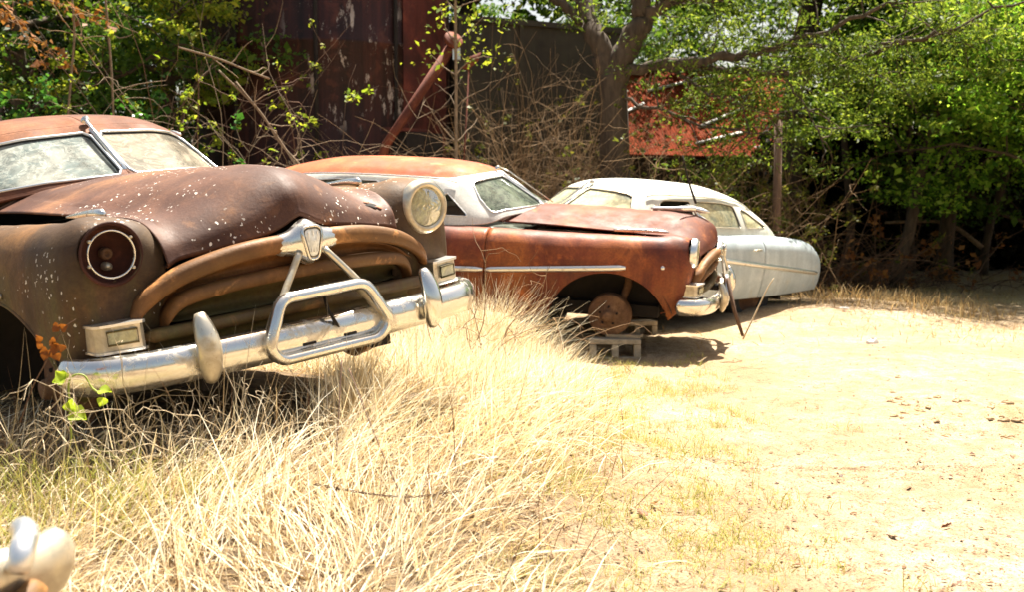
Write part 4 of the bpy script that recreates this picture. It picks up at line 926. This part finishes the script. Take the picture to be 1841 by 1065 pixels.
# ------------------------------------------------------------------ woods
WG = 'trees of the surrounding woods'
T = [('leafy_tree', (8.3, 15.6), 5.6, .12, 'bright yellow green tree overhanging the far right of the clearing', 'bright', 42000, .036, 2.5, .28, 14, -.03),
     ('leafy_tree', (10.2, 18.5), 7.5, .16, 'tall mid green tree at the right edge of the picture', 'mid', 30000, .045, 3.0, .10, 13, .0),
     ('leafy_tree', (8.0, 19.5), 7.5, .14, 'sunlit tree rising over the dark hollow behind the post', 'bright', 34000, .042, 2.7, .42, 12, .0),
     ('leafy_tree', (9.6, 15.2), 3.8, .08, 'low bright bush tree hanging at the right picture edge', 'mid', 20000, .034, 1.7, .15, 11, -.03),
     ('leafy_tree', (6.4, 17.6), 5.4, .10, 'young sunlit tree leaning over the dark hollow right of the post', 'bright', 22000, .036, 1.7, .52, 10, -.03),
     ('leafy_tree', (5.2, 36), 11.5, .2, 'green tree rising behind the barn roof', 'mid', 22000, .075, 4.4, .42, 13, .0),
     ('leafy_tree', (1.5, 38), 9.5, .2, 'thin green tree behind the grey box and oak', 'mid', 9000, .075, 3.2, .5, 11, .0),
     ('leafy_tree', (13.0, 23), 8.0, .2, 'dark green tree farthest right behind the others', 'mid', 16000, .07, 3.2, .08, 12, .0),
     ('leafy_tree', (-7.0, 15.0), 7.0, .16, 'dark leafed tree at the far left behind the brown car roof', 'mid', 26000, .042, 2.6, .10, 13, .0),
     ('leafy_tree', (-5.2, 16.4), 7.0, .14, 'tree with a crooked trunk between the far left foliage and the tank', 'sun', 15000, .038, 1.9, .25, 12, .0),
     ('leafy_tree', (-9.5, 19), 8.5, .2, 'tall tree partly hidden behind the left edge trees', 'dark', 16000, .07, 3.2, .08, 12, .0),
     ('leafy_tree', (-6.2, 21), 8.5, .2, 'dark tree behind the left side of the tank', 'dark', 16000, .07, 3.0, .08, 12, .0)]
for nm, b_, h, r, lb, lf, nl, ls, spd, c0, nb, dr in T:
    tree(nm, b_, h, r, lb, LF[lf], nl, ls, spd, c0, nb=nb, group=WG, droop=dr)
# tall shade trees that roof over the tank, the box and the hollow on the right
for b_, h, spd, lb in (((-.6, 22.5), 12, 4.6, 'tall shade tree behind the tank and grey box'), ((-5.0, 25), 12, 4.6, 'tall shade tree behind the left of the tank'), ((9.8, 24.5), 11.5, 4.4, 'tall shade tree behind the dark hollow'), ((12.5, 28), 12, 4.6, 'tall shade tree at the back right'), ((5.4, 21.5), 12.5, 4.2, 'tall shade tree right behind the post'), ((11.2, 20.5), 12.5, 4.2, 'tall shade tree over the right end of the hollow')):
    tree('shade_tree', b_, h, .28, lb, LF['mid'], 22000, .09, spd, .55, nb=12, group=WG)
# far woods: leafy mass on the bank
N_ = 120000; fx = RNG.uniform(-34, 40, N_); fy = np.where((fx > -2.5) & (fx < 11), RNG.uniform(39, 46, N_), RNG.uniform(28, 40, N_)); top = np.where((fx > -1.5) & (fx < 9.8), 5.6, 12)+1.2*np.sin(fx*1.1)+.8*np.sin(fx*2.7+1)
fz = RNG.uniform(0, 1, N_)**.9*top
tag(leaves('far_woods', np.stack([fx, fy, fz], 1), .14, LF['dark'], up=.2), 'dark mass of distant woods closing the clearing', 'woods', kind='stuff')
N_ = 80000; n1 = 62000; fx = np.concatenate([RNG.uniform(5.0, 22, n1), RNG.uniform(-16, -4.4, N_-n1)]); fy = RNG.uniform(23.5, 27.5, N_)
fz = RNG.uniform(0, 1, N_)**1.15*np.where(fx > 0, np.interp(fx, [5, 6.5, 9, 22], [1.6, 3.6, 4.6, 5.2])+.4*np.sin(fx*1.9), 2.6)
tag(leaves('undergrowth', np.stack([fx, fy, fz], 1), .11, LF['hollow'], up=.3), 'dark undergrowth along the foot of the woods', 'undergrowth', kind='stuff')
for k, (u, v0, d) in enumerate(((1530, 470, 22), (1640, 470, 23), (1770, 475, 21.5), (1460, 470, 24))):
    p = px(u, v0, d); t_, _ = wander((0, 0, 0), (random.gauss(0, .1), 0, 1), 4.5, 8, .08)
    o = MB().tube(t_, np.linspace(.09, .05, 9), 7).obj('leafless_tree', BARK); o.location = (p[0], d, -.05)
    tag(o, ['thin bare trunk in the dark hollow, second from the post', 'thin bare trunk in the middle of the dark hollow', 'thin bare trunk nearest the right picture edge', 'thin bare trunk in the dark hollow just right of the post'][k], 'tree', 'bare trunks in the dark hollow')
# fallen branch, brush
o = MB().tube(cr([px(1590, 400, 20), px(1680, 398, 20), px(1722, 412, 19.8), px(1765, 445, 19.6)], 5), np.linspace(.03, .055, 16), 6).obj('fallen_branch', BARKP); tag(o, 'pale broken branch caught in the dark hollow on the right', 'branch')
bramble('brush_pile', *px(1500, 0, 17.2)[:2], 'heap of dry brown brush behind the pale blue sedan tail', 80, 1.5, TWIGD, .010, .75, .55, .25, -.05, LF['brown'], 260, .05, 'brush pile', seed=5, sub=4, tilt=(.4, 0))
bramble('brush_pile', *px(1610, 0, 18.6)[:2], 'lower reddish heap of brush under the dark trees', 50, 1.4, TWIGD, .011, .8, .35, .25, -.05, LF['brown'], 300, .05, 'brush pile', seed=6, sub=4, tilt=(.4, 0))
# thickets
TG = 'dry thickets behind the cars'
bramble('dry_thicket', .55, 15.9, 'tall tan thicket of bare stems in front of the grey box', 190, 3.5, TWIG, .0055, .55, 1.2, .15, -.03, LF['olive'], 2500, .02, group=TG, cat='thicket', seed=11, sub=4)
bramble('dry_thicket', -.35, 15.2, 'tangled bare stems between the sapling and the grey box', 110, 3.3, TWIG, .0055, .5, 1.0, .2, -.03, LF['olive'], 200, .03, group=TG, cat='thicket', seed=12, sub=5)
bramble('dry_thicket', 2.4, 14.6, 'brown thicket under the oak between grey box and post', 80, 2.1, TWIG, .007, .8, 1.0, .2, -.03, LF['olive'], 3200, .026, group=TG, cat='thicket', seed=13, sub=4)
bramble('dry_thicket', 4.0, 18.5, 'olive brown thicket below the right end of the red barn roof', 60, 2.5, TWIG, .008, .55, 1.0, .2, -.03, LF['olive'], 4200, .03, group=TG, cat='thicket', seed=15, sub=4)
bramble('dry_thicket', 3.0, 17.8, 'olive brown thicket below the left end of the red barn roof', 80, 2.7, TWIG, .008, 1.0, 1.0, .2, -.03, LF['olive'], 3600, .03, group=TG, cat='thicket', seed=16, sub=4)
bramble('dry_thicket', .9, 15.0, 'low dense brown thicket right behind the red car roof', 60, 1.9, TWIGD, .010, .8, .8, .24, -.05, LF['olive'], 300, .035, group=TG, cat='thicket', seed=14, sub=5)
bramble('leafy_bramble', -2.95, 12.6, 'bare arching bramble with yellow green leaves in front of the tank', 16, 3.7, BARKP, .0075, .30, 1.2, .26, -.05, LF['yel'], 110, .036, group=TG, cat='bramble', seed=22, sub=8, tilt=(-.05, 0))
bramble('leafy_bramble', -3.9, 13.2, 'denser bramble left of the tank with many small leaves', 30, 3.6, TWIGD, .008, .6, 1.2, .22, -.04, LF['sun'], 3000, .026, group=TG, cat='bramble', seed=23, sub=6)
bramble('ivy_bush', -6.6, 13.6, 'glossy green ivy bush at the far left above the car roof', 60, 2.9, TWIGD, .008, 1.1, 1.1, .2, -.02, LF['ivy'], 12000, .034, group=TG, cat='bush', seed=24, sub=4)
bramble('dead_leaf_bough', -6.3, 12.2, 'bough of dead brown leaves hanging at the upper left', 14, 1.9, TWIG, .010, .45, -.3, .2, -.01, LF['brown'], 450, .040, cat='bough', seed=25, z0=4.0, sub=5, tilt=(.3, 0))
for k, (u0, u1, d) in enumerate(((140, 128, 12.6), (200, 212, 12.8))):
    P_ = cr([px(u0, -40, d), px(u0+6, 60, d), px((u0+u1)/2+4, 140, d), px(u1, 250, d), px(u1+8, 400, d)], 5)
    o = MB().tube(P_, .013, 6).obj('hanging_vine', BARKP); tag(o, ['pale vine hanging straight down, left of the pair above the brown roof', 'pale vine hanging down, right of the pair above the brown roof'][k], 'vine', 'vines hanging above the brown car roof')
for k, (A, B_, C_, D2) in enumerate((((400, 130), (470, 200), (505, 255), (545, 300)), ((430, 150), (480, 215), (530, 290), (550, 330)), ((330, 90), (400, 110), (450, 130), (490, 145)))):
    d = 11.2; P_ = cr([px(*A, d), px(*B_, d), px(*C_, d), px(*D2, d)], 5)
    mb = MB(); mb.tube(P_, .012, 6)
    for q in (4, 7, 10, 13): tw, _ = wander(P_[q], (random.gauss(.6, .4), random.gauss(0, .3), random.gauss(.3, .5)), .35, 5, .3); mb.tube(tw, np.linspace(.007, .003, 6), 4, cap=False)
    if k < 2:
        tw, _ = wander(P_[-1], (.1, 0, -1), 1.6, 5, .05); mb.tube(tw, .012, 5)
    o = mb.obj('dry_cane', BARKP); tag(o, ['left of two long bare stems leaning across the tank front', 'right of two long bare stems leaning across the tank front', 'nearly level bare stem crossing the upper left of the tank'][k], 'cane', 'bare stems across the tank')

# ------------------------------------------------------------------ concrete block, sticks, litter
CON = simple('weathered concrete', (.42, .35, .25), .95, var=.25, scale=25, bump=.5)
def block(loc, rz, label, group='concrete blocks under the cars'):
    m = MB(); L_, H_, D2 = .44, .20, .20
    m.box((0, 0, H_-.022), (L_, D2, .044)); m.box((0, 0, .022), (L_, D2, .044))
    for x in (-L_/2+.031, 0, L_/2-.031): m.box((x, 0, H_/2), (.060, D2-.004, H_-.0885))
    o = m.obj('concrete_block', CON, smooth=False); b = o.modifiers.new('bevel', 'BEVEL'); b.width = .008; b.segments = 2
    o.location = loc; o.rotation_euler = (0, 0, rz); return tag(o, label, 'concrete block', group)
_w = lambda car, p: car.matrix_world @ Vector(p)
bpy.context.view_layer.update()
p2 = _w(car2, (0.02, -.78, .06)); block((p2.x+.04, p2.y-.06, float(ground_z(p2.x, p2.y))-.045), R_(-3), 'two hole concrete block holding up the red car by its bare front hub')
# plank between block and drum
o = MB().box((0, 0, 0), (.30, .14, .025)).obj('wood_plank', simple('grey split board', (.36, .29, .20), .9, stretch=(1, 8, 8)), smooth=False); o.location = (p2.x+.13, p2.y+.01, float(ground_z(p2.x, p2.y))+.170); o.rotation_euler = (0, 0, R_(-20)); tag(o, 'short grey board lying on the concrete block under the bare hub', 'board')
for (cr_, lp, lb) in ((car2, (0, .78, .0), 'concrete block under the far hub of the red car'), (car2, (-3.15, -.78, 0), 'concrete block under the near rear wheel of the red car')):
    q = _w(cr_, lp); block((q.x, q.y, float(ground_z(q.x, q.y))-.06), 0.3, lb)
q = px(1325, 600, 8.9); o = MB().tube([px(1308, 500, 8.95), px(1322, 560, 8.9), px(1338, 606, 8.85)], [.018, .017, .014], 6).obj('dark_stick', TWIGD); tag(o, 'dark stick leaning against the front bumper of the red car', 'stick')
o = MB().tube(cr([px(1338, 612, 8.6), px(1362, 560, 8.6), px(1380, 520, 8.6), px(1392, 500, 8.6)], 4), np.linspace(.008, .004, 13), 5).obj('weed_stalk', DRYS); tag(o, 'pale dry weed stalk standing right of the red car bumper', 'weed')
o = MB().tube(cr([px(1225, 280, 9.25), px(1236, 325, 9.25), px(1250, 366, 9.25)], 4), np.linspace(.006, .012, 9), 6).obj('metal_rod', M['dark']); tag(o, 'thin dark rod rising from the hood ornament of the red car', 'rod')
def debris(name, u, v, size, mat, label, cat, nn=7, zs=.5, d=None, group=None):
    x, y, _ = px(u, v); z = float(ground_z(x, y)); m = MB(); rng = random.Random(u); k = 8; rg = []
    for f, zz in ((1.0, 0), (.9, .5), (.5, .9), (.05, 1.)): rg.append([(size*f*math.cos(t)*(1+.35*math.sin(3*t+u)), size*f*.7*math.sin(t)*(1+.3*math.cos(2*t)), size*zs*zz*(1+.3*math.sin(2*t+v))) for t in np.linspace(0, 2*math.pi, k+1)[:-1]])
    m.rings(rg); o = m.obj(name, mat, smooth=False); o.location = (x, y, z-.002); o.rotation_euler = (0, 0, rng.random()*6); return tag(o, label, cat, group)
WHT = simple('white plastic scrap', (.78, .78, .76), .5, var=.1)
debris('plastic_scrap', 1575, 618, .06, WHT, 'white crumpled scrap lying on the sand right of the cars', 'scrap', zs=.8)
debris('plastic_scrap', 1520, 578, .06, WHT, 'flat white scrap lying behind the crumpled one', 'scrap', zs=.2)
debris('stone', 1478, 962, .016, WHT, 'tiny white chip on the sand near the bottom', 'stone', zs=.4)
def dead_leaf(u, v, s, col, label, tilt=.5, h=0.):
    x, y, _ = px(u, v); z = float(ground_z(x, y))+h; g = []
    for i in np.linspace(-1, 1, 7): wv = (1-i*i)**.6*.45*(1+.25*math.cos(9*i)); g.append([(s*i, -s*wv, s*.25*wv+s*.15*i*i), (s*i, 0, s*.15*i*i), (s*i, s*wv*.9, s*.35*wv+s*.15*i*i)])
    m = MB(); m.rings(g, closed=False); o = solid(m.obj('fallen_leaf', col), .0012); o.location = (x, y, z+.012); o.rotation_euler = (tilt, .2, random.random()*6); return tag(o, label, 'leaf', 'single fallen leaves on the ground')
LB = simple('dark brown leaf', (.20, .07, .035), .7, var=.3, scale=40); LO = simple('orange leaf', (.55, .16, .03), .6, var=.3, scale=40); LT = simple('tan leaf', (.42, .25, .12), .7, var=.3, scale=40)
dead_leaf(1718, 970, .026, LB, 'curled dark brown leaf alone on the pale sand at lower right', .9)
dead_leaf(1160, 975, .030, LB, 'brown leaf in the grass at the bottom middle', .4)
dead_leaf(1140, 972, .022, LT, 'tan leaf touching the brown one at the bottom middle', .2)
dead_leaf(1615, 983, .022, LT, 'flat tan leaf left of the curled dark one', .1)
dead_leaf(1180, 955, .018, LO, 'small rusty orange leaf behind the brown one at bottom middle', .1)
dead_leaf(900, 680, .03, LO, 'orange leaf in the straw below the red car door', .3, .1)
dead_leaf(128, 868, .028, LO, 'bright orange leaf in the green grass at lower left', .2, .12)
# clods along the rut
for k in range(60):
    u = random.uniform(1600, 1841); v = 738+(u-1640)*.14+random.gauss(0, 20); debris('earth_clod', int(u), v, random.uniform(.01, .045), CLOD if k else (globals().setdefault('CLOD', simple('brown earth clod', (.40, .28, .16), .95, scale=40))), 'brown clod of earth among those along the rut at right', 'clod', zs=.45, group='clods of earth along the rut')

# ------------------------------------------------------------------ grass
def straw(name, cols, tr=.35): return leafmat(name, cols, tr, .6, (1.15, 1.02, .85))
ST = straw('bleached straw', [(.50, .38, .20), (.70, .59, .37), (.80, .73, .53), (.86, .83, .70)])
ST2 = straw('tan straw', [(.30, .19, .09), (.45, .32, .15), (.60, .47, .25)])
GR = straw('yellow green grass', [(.22, .25, .05), (.34, .36, .08), (.48, .46, .14), (.55, .48, .22)])
def place(n_, fx, fy, clump, cs):
    cx, cy = fx(clump), fy(clump); i = RNG.integers(0, clump, n_); return cx[i]+RNG.normal(0, cs, n_), cy[i]+RNG.normal(0, cs, n_), i
def edge(y): return np.interp(y, [2, 3.4, 4.5, 5.6, 7, 7.8, 8.6], [.0, .12, .22, .30, .28, .18, -.1])
U = RNG.uniform
# tall straw in front of the brown car, laid over in swathes
N_ = 38000; y = U(2.5, 8.6, N_); x = U(-3.2, .75, N_)
keep = (x < edge(y)+RNG.normal(0, .14, N_)) & ~in_car(x, y, -.04); x, y = x[keep], y[keep]; k = len(x)
flow = .7+1.0*np.sin(x*2.3+y*1.1)+.7*np.sin(x*5.1-y*4.3)+RNG.normal(0, .55, k); tall = .85+.45*np.sin(x*3.3+1)*np.cos(y*2.6)
hgt = (.12+.32*U(0, 1, k)**1.8)*tall; nearcar = in_car(x, y, .40); hgt *= np.where(nearcar & (x < -.5), .62, 1)
kk = ~(nearcar & (x < -.45) & (U(0, 1, k) < .72)); x, y, hgt, flow = x[kk], y[kk], hgt[kk], flow[kk]; k = len(x)
blades('dry_grass', x, y, hgt, U(.25, 1.1, k), U(.3, 1.4, k), flow, U(.0025, .0065, k), ST)
tag(bpy.data.objects['dry_grass'], 'long bleached straw flowing in front of the brown sedan', 'grass')
N_ = 22000; y = U(2.5, 9, N_); x = U(-3.2, 1.2, N_); keep = (x < edge(y)+.1+RNG.normal(0, .2, N_)) & ~in_car(x, y, -.1); x, y = x[keep], y[keep]; k = len(x)
blades('matted_straw', x, y, U(.10, .34, k), U(1.1, 1.5, k), U(-.2, .5, k), .9+RNG.normal(0, 1.1, k)+3.14*(U(0, 1, k) < .4), U(.002, .005, k), ST2)
tag(bpy.data.objects['matted_straw'], 'flattened tan straw lying under the standing grass', 'grass')
# big clump beside the red car door
tg = []
for k_, (cx, cy, n_, h_) in enumerate(((-.20, 7.5, 1900, .76), (-.36, 7.3, 1500, .62), (-.55, 6.6, 1300, .46), (-.35, 5.7, 700, .26), (-.18, 6.6, 700, .30), (-.75, 4.9, 500, .26), (-.65, 4.3, 900, .42))):
    a = U(0, 6.28, n_); r = np.abs(RNG.normal(0, .10+.05*(n_ > 1000), n_)); az = a*.35+.3+RNG.normal(0, .5, n_)
    o = blades('grass_tussock', cx+r*np.cos(a), cy+r*np.sin(a), h_*U(.45, 1.1, n_), U(0, .7, n_), U(.2, 1.5, n_), az, U(.003, .006, n_), ST, kind=None, seg=6)
    tag(o, ['tallest straw tussock, beside the door of the red car', 'straw tussock left of the tallest one, by the red car door', 'straw tussock under the right end of the brown car bumper', 'straw tussock below and right of the looped bumper guard', 'straw tussock halfway between the bumper guard and the tallest tussock', 'straw tussock directly under the looped bumper guard', 'straw tussock in the middle foreground with long drooping blades'][k_], 'tussock', 'straw tussocks around the brown car')
N_ = 260; x = U(-1.9, .25, N_); y = 3.75+np.clip(x+1.9, 0, 9)*.72+U(-.55, .25, N_); keep = ~in_car(x, y, .02); x, y = x[keep], y[keep]; k = len(x)
o = blades('tall_stalks', x, y, U(.25, .62, k), U(0, .5, k), U(-.3, 1.1, k), U(0, 6.28, k), U(.002, .0035, k), DRYS, seg=7); tag(o, 'sparse tall dead stalks standing up against the chrome bumper', 'stalks')
# seed heads and broken stems
N_ = 1500; y = U(2.6, 8.2, N_); x = U(-2.4, .6, N_); keep = (x < edge(y)) & ~in_car(x, y, .05); x, y = x[keep], y[keep]; k = len(x)
o = blades('broken_stems', x, y, U(.12, .36, k), U(.1, 1.3, k), U(-.1, .1, k), U(0, 6.28, k), U(.004, .009, k), ST, seg=3); tag(o, 'broken pale stems and flat blades sticking out of the straw', 'grass')
N_ = 13000; x = U(-1.2, .5, N_); y = U(5.4, 8.4, N_); keep = (~in_car(x, y, .0)) & (x < edge(y)+.1); x, y = x[keep], y[keep]; k = len(x)
o = blades('thick_straw', x, y, U(.14, .40, k), U(.05, .9, k), U(.3, 1.3, k), .6+RNG.normal(0, 1.2, k), U(.004, .007, k), ST); tag(o, 'thick pale straw filling the space between the brown and the red car', 'grass')
N_ = 700; y = U(2.6, 8.2, N_); x = U(-2.2, .9, N_); keep = (x < edge(y)+.3) & ~in_car(x, y, .05); x, y = x[keep], y[keep]; k = len(x)
o = blades('dark_stems', x, y, U(.12, .42, k), U(0, .8, k), U(-.2, .6, k), U(0, 6.28, k), U(.0022, .004, k), straw('dark stem', [(.08, .04, .02), (.20, .10, .05)]), seg=5); tag(o, 'dark brown stems among the bleached straw', 'stems')
# greener grass at lower left and along the sand
N_ = 3200; y = U(2.6, 3.7, N_); x = U(-2.6, -.9, N_); keep = (~in_car(x, y, 0)) & (np.sin(x*3+1)+np.sin(y*4)+RNG.normal(0, .5, N_) > 0); x, y = x[keep], y[keep]; k = len(x)
blades('green_grass', x, y, U(.08, .24, k), U(0, .6, k), U(.2, 1.2, k), U(0, 6.28, k), U(.003, .005, k), GR); tag(bpy.data.objects['green_grass'], 'yellow green grass at the lower left', 'grass')
cx, cy = U(.0, 1.9, 420), U(2.9, 9.0, 420); keep = cx < .75+RNG.normal(0, .35, 420)+.06*cy; cx, cy = cx[keep], cy[keep]; i = RNG.integers(0, len(cx), 15000); k = 15000
x, y = cx[i]+RNG.normal(0, .06, k), cy[i]+RNG.normal(0, .06, k)
o = blades('short_grass', x, y, U(.03, .095, k), U(0, 1.0, k), U(.2, 1.2, k), U(0, 6.28, k), U(.0022, .0038, k), GR, seg=3); tag(o, 'short yellow green grass thinning out onto the sand', 'grass')
o = None
N_ = 30000; y = 2.8+17*U(0, 1, N_)**1.5; x = U(-.1, .62, N_)*y*.9+.2; keep = ~in_car(x, y, -.3) & (U(0, 1, N_) < np.clip(1.35-(x-.3)/(.22*y), .12, 1)); x, y = x[keep], y[keep]; k = len(x)
o = blades('straw_litter', x, y, U(.02, .09, k)*(1+.06*y), U(1.25, 1.6, k), U(-.1, .2, k), U(0, 6.28, k), U(.0018, .0035, k)*(1+.05*y), ST2, seg=2); tag(o, 'scattered straw bits lying on the sandy ground', 'straw')
k = 14000; y = 2.8+13*U(0, 1, k)**1.6; x = U(-.02, .52, k)*y+.1
o = blades('dark_litter', x, y, U(.015, .06, k)*(1+.05*y), U(1.3, 1.6, k), U(-.1, .2, k), U(0, 6.28, k), U(.0018, .0035, k)*(1+.05*y), straw('dark litter', [(.10, .05, .025), (.22, .12, .06), (.34, .22, .11)]), seg=2); tag(o, 'dark broken twigs and stalks scattered on the sand', 'litter')
N_ = 9000; y = 2.8+12*U(0, 1, N_)**1.6; x = U(-.05, .55, N_)*y; dz = leafV(np.stack([x, y, ground_z(x, y)+.006], 1), U(.003, .0085, N_), up=2.5)
o = mesh('leaf_litter', dz[0], dz[1], leafmat('dark leaf crumbs', [(.06, .03, .015), (.14, .07, .035), (.22, .13, .07)], .1), smooth=False); tag(o, 'crumbs of dark leaves scattered on the sand', 'leaf litter', kind='stuff')
# low dry weeds farther out, round the pale sedan and the far edge
N_ = 16000; y = U(9.5, 22, N_); x = U(1.2, 10, N_); keep = ~in_car(x, y, 0) & ((np.sin(x*1.3+y*.7)+RNG.normal(0, .7, N_) > .5) | (np.hypot(x-4.9, y-13.2) < 1.3)); x, y = x[keep], y[keep]; k = len(x)
near = np.hypot(x-4.6, y-13.4) < 1.6
o = blades('dry_weeds', x, y, U(.05, .14, k)*np.where(near, 2.2, 1), U(0, .9, k), U(0, 1.2, k), U(0, 6.28, k), U(.006, .010, k), ST2, seg=3); tag(o, 'low dry weeds on the far side of the clearing', 'weeds')
# thin dead stems and briers in front of the dark underside
SG = 'tangled brier stems before the brown car'
for k, (u, v, L_, seed) in enumerate(((90, 850, .62, 31), (250, 830, .60, 32), (420, 815, .55, 33), (560, 790, .50, 34))):
    x, y, _ = px(u, v, (3.66, 3.72, 3.9, 4.1)[k]); bramble('dead_brier', x, y, ['tangle of pale dead stems under the wheel arch of the brown car', 'tangle of pale dead stems under the left bumper end', 'tangle of pale dead stems below the left bumper guard', 'tangle of pale dead stems left of the looped guard'][k], 22, L_, DRYS, .0022, .16, .8, .5, -.12, None, 0, group=SG, seed=seed, sub=4)
x, y, _ = px(830, 560, 6.6); bramble('dead_brier', x+.1, y, 'wiry dead stems rising against the door of the red car', 12, 1.1, TWIG, .004, .15, 1.2, .4, -.08, None, 0, group=SG, seed=41, sub=5)
x, y, _ = px(900, 560, 7.6); bramble('dead_brier', x+.25, y, 'dead stems arching across the bare hub of the red car', 12, 1.0, TWIG, .004, .12, .6, .35, -.12, None, 0, group=SG, seed=42, sub=3, tilt=(.8, -.1))
def briar(pts, label, name='brier_cane', r=.0028, mat=None):
    P_ = cr(pts, 8); mb = MB(); mb.tube(P_, r, 6)
    for q in range(4, len(P_)-1, 5):
        a = random.random()*6; e = P_[q]+np.array([math.cos(a)*.012, 0, math.sin(a)*.012]); mb.tube([P_[q], e], [r*.8, r*.1], 4)
    o = mb.obj(name, mat or TWIGD); return tag(o, label, 'brier')
briar([px(612, 650, 4.12), px(606, 740, 4.0), px(598, 860, 3.85), px(590, 985, 3.7)], 'upright dark thorny cane below the looped guard')
briar([px(625, 665, 4.2), px(655, 745, 4.0), px(690, 835, 3.8), px(722, 905, 3.6), px(755, 955, 3.5)], 'slanting dark thorny cane crossing the straw in the middle')
RW = rust('rusted wire', (.07, .03, .015), (.12, .06, .03), (.2, .1, .05))
w = MB(); P_ = cr([px(560, 878, 3.5), px(640, 893, 3.5), px(722, 902, 3.5), px(780, 897, 3.5), px(830, 890, 3.5)], 12)
tt = np.arange(len(P_))
for ph in (0, math.pi): w.tube(P_+np.stack([0*tt, .003*np.cos(tt*1.3+ph), .003*np.sin(tt*1.3+ph)], 1), .0016, 5)
for q in (6, 24, 40): w.tube([P_[q]+[-.012, 0, .010], P_[q], P_[q]+[.012, 0, -.010]], .0012, 4); w.tube([P_[q]+[.010, 0, .012], P_[q], P_[q]+[-.010, 0, -.012]], .0012, 4)
tag(w.obj('barbed_wire', RW), 'rusty barbed wire strung low through the straw in the foreground', 'wire')
# green vine and red leafed sprig at the left
def bigleaf(m, p, s, ax, nrm):
    ax = np.array(ax, float); ax /= np.linalg.norm(ax); nrm = np.array(nrm, float); b = np.cross(nrm, ax); b /= np.linalg.norm(b); nrm = np.cross(ax, b); out = []
    for t, w_ in ((0, .12), (.06, .42), (.25, .60), (.5, .50), (.75, .27), (1, .02)): out.append([p+ax*s*t+b*s*w_*q+nrm*s*(.16*abs(q)-.25*t*t) for q in (-1, -.5, 0, .5, 1)])
    m.rings(out, closed=False)
vn = empty('green_vine', px(120, 790, 3.68), 'young green vine with heart shaped leaves in front of the wheel arch', 'vine')
o0 = np.array(px(120, 790, 3.68)); VP = lambda u, v, d=3.68: np.array(px(u, v, d))-o0
VG = simple('fresh vine stem', (.28, .34, .05), .5); VL = leafmat('bright vine leaf', [(.30, .42, .04), (.42, .52, .07)], .5)
MB().tube(cr([VP(118, 800), VP(117, 740), VP(116, 695), VP(125, 678), VP(145, 678), VP(158, 700), VP(175, 712)], 5), .0035, 6).obj('stem', VG, vn)
MB().tube(cr([VP(118, 790), VP(98, 740), VP(88, 700), VP(95, 692)], 5), .0025, 6).obj('stem', BARKP, vn)
for p, s, ax, nr in ((VP(114, 682), .055, (-1, -.1, -.2), (.1, -.8, .8)), (VP(108, 688), .045, (-.5, -.2, .8), (.5, -.8, .3)), (VP(172, 706), .045, (1, -.2, .1), (-.3, -.5, 1)), (VP(178, 718), .035, (-.3, -.2, -1), (.6, -.8, .2)), (VP(120, 745), .060, (.9, -.2, -.3), (0, -.7, .8)), (VP(118, 742), .045, (.2, -.2, .9), (.2, -1, .1))):
    m = MB(); bigleaf(m, p, s, ax, nr); m.obj('leaf', VL, vn)
rs = empty('red_sprig', px(30, 770, 3.62), 'thin sprig of red and yellow leaves by the dark wheel arch', 'sprig'); o0 = np.array(px(30, 770, 3.62))
MB().tube(cr([VP(25, 765, 3.62), VP(50, 700, 3.62), VP(75, 655, 3.62), VP(92, 620, 3.62), VP(112, 590, 3.62), VP(133, 575, 3.62)], 5), np.linspace(.003, .0015, 26), 5).obj('stem', TWIGD, rs)
RL = leafmat('red sprig leaf', [(.13, .02, .01), (.24, .06, .015), (.28, .20, .05)], .25)
for k in range(14):
    p = VP(68+random.random()*46, 588+random.random()*50, 3.62); m = MB(); bigleaf(m, p, .028, (random.gauss(0, 1), -.3, random.gauss(0, 1)), (random.gauss(0, .3), -1, random.gauss(0, .4))); m.obj('leaf', RL, rs)
for k, (u, v) in enumerate(((88, 905), (284, 990))):
    o0 = np.array(px(u, v+25, 3.6 if k else 3.9)); m = MB(); d = 3.6 if k else 3.9; o = empty('seedling', tuple(o0), ['green seedling leaf at the lower left in the grass', 'olive seedling leaf above the straw right of the corner bumper'][k], 'seedling')
    MB().tube([np.zeros(3), VP(u, v, d)], .002, 5).obj('stem', VG, o); bigleaf(m, VP(u, v, d), .045, ((-1, 0, .3), (-.3, 0, .9))[k], (0, -1, .5)); m.obj('leaf', VL, o)
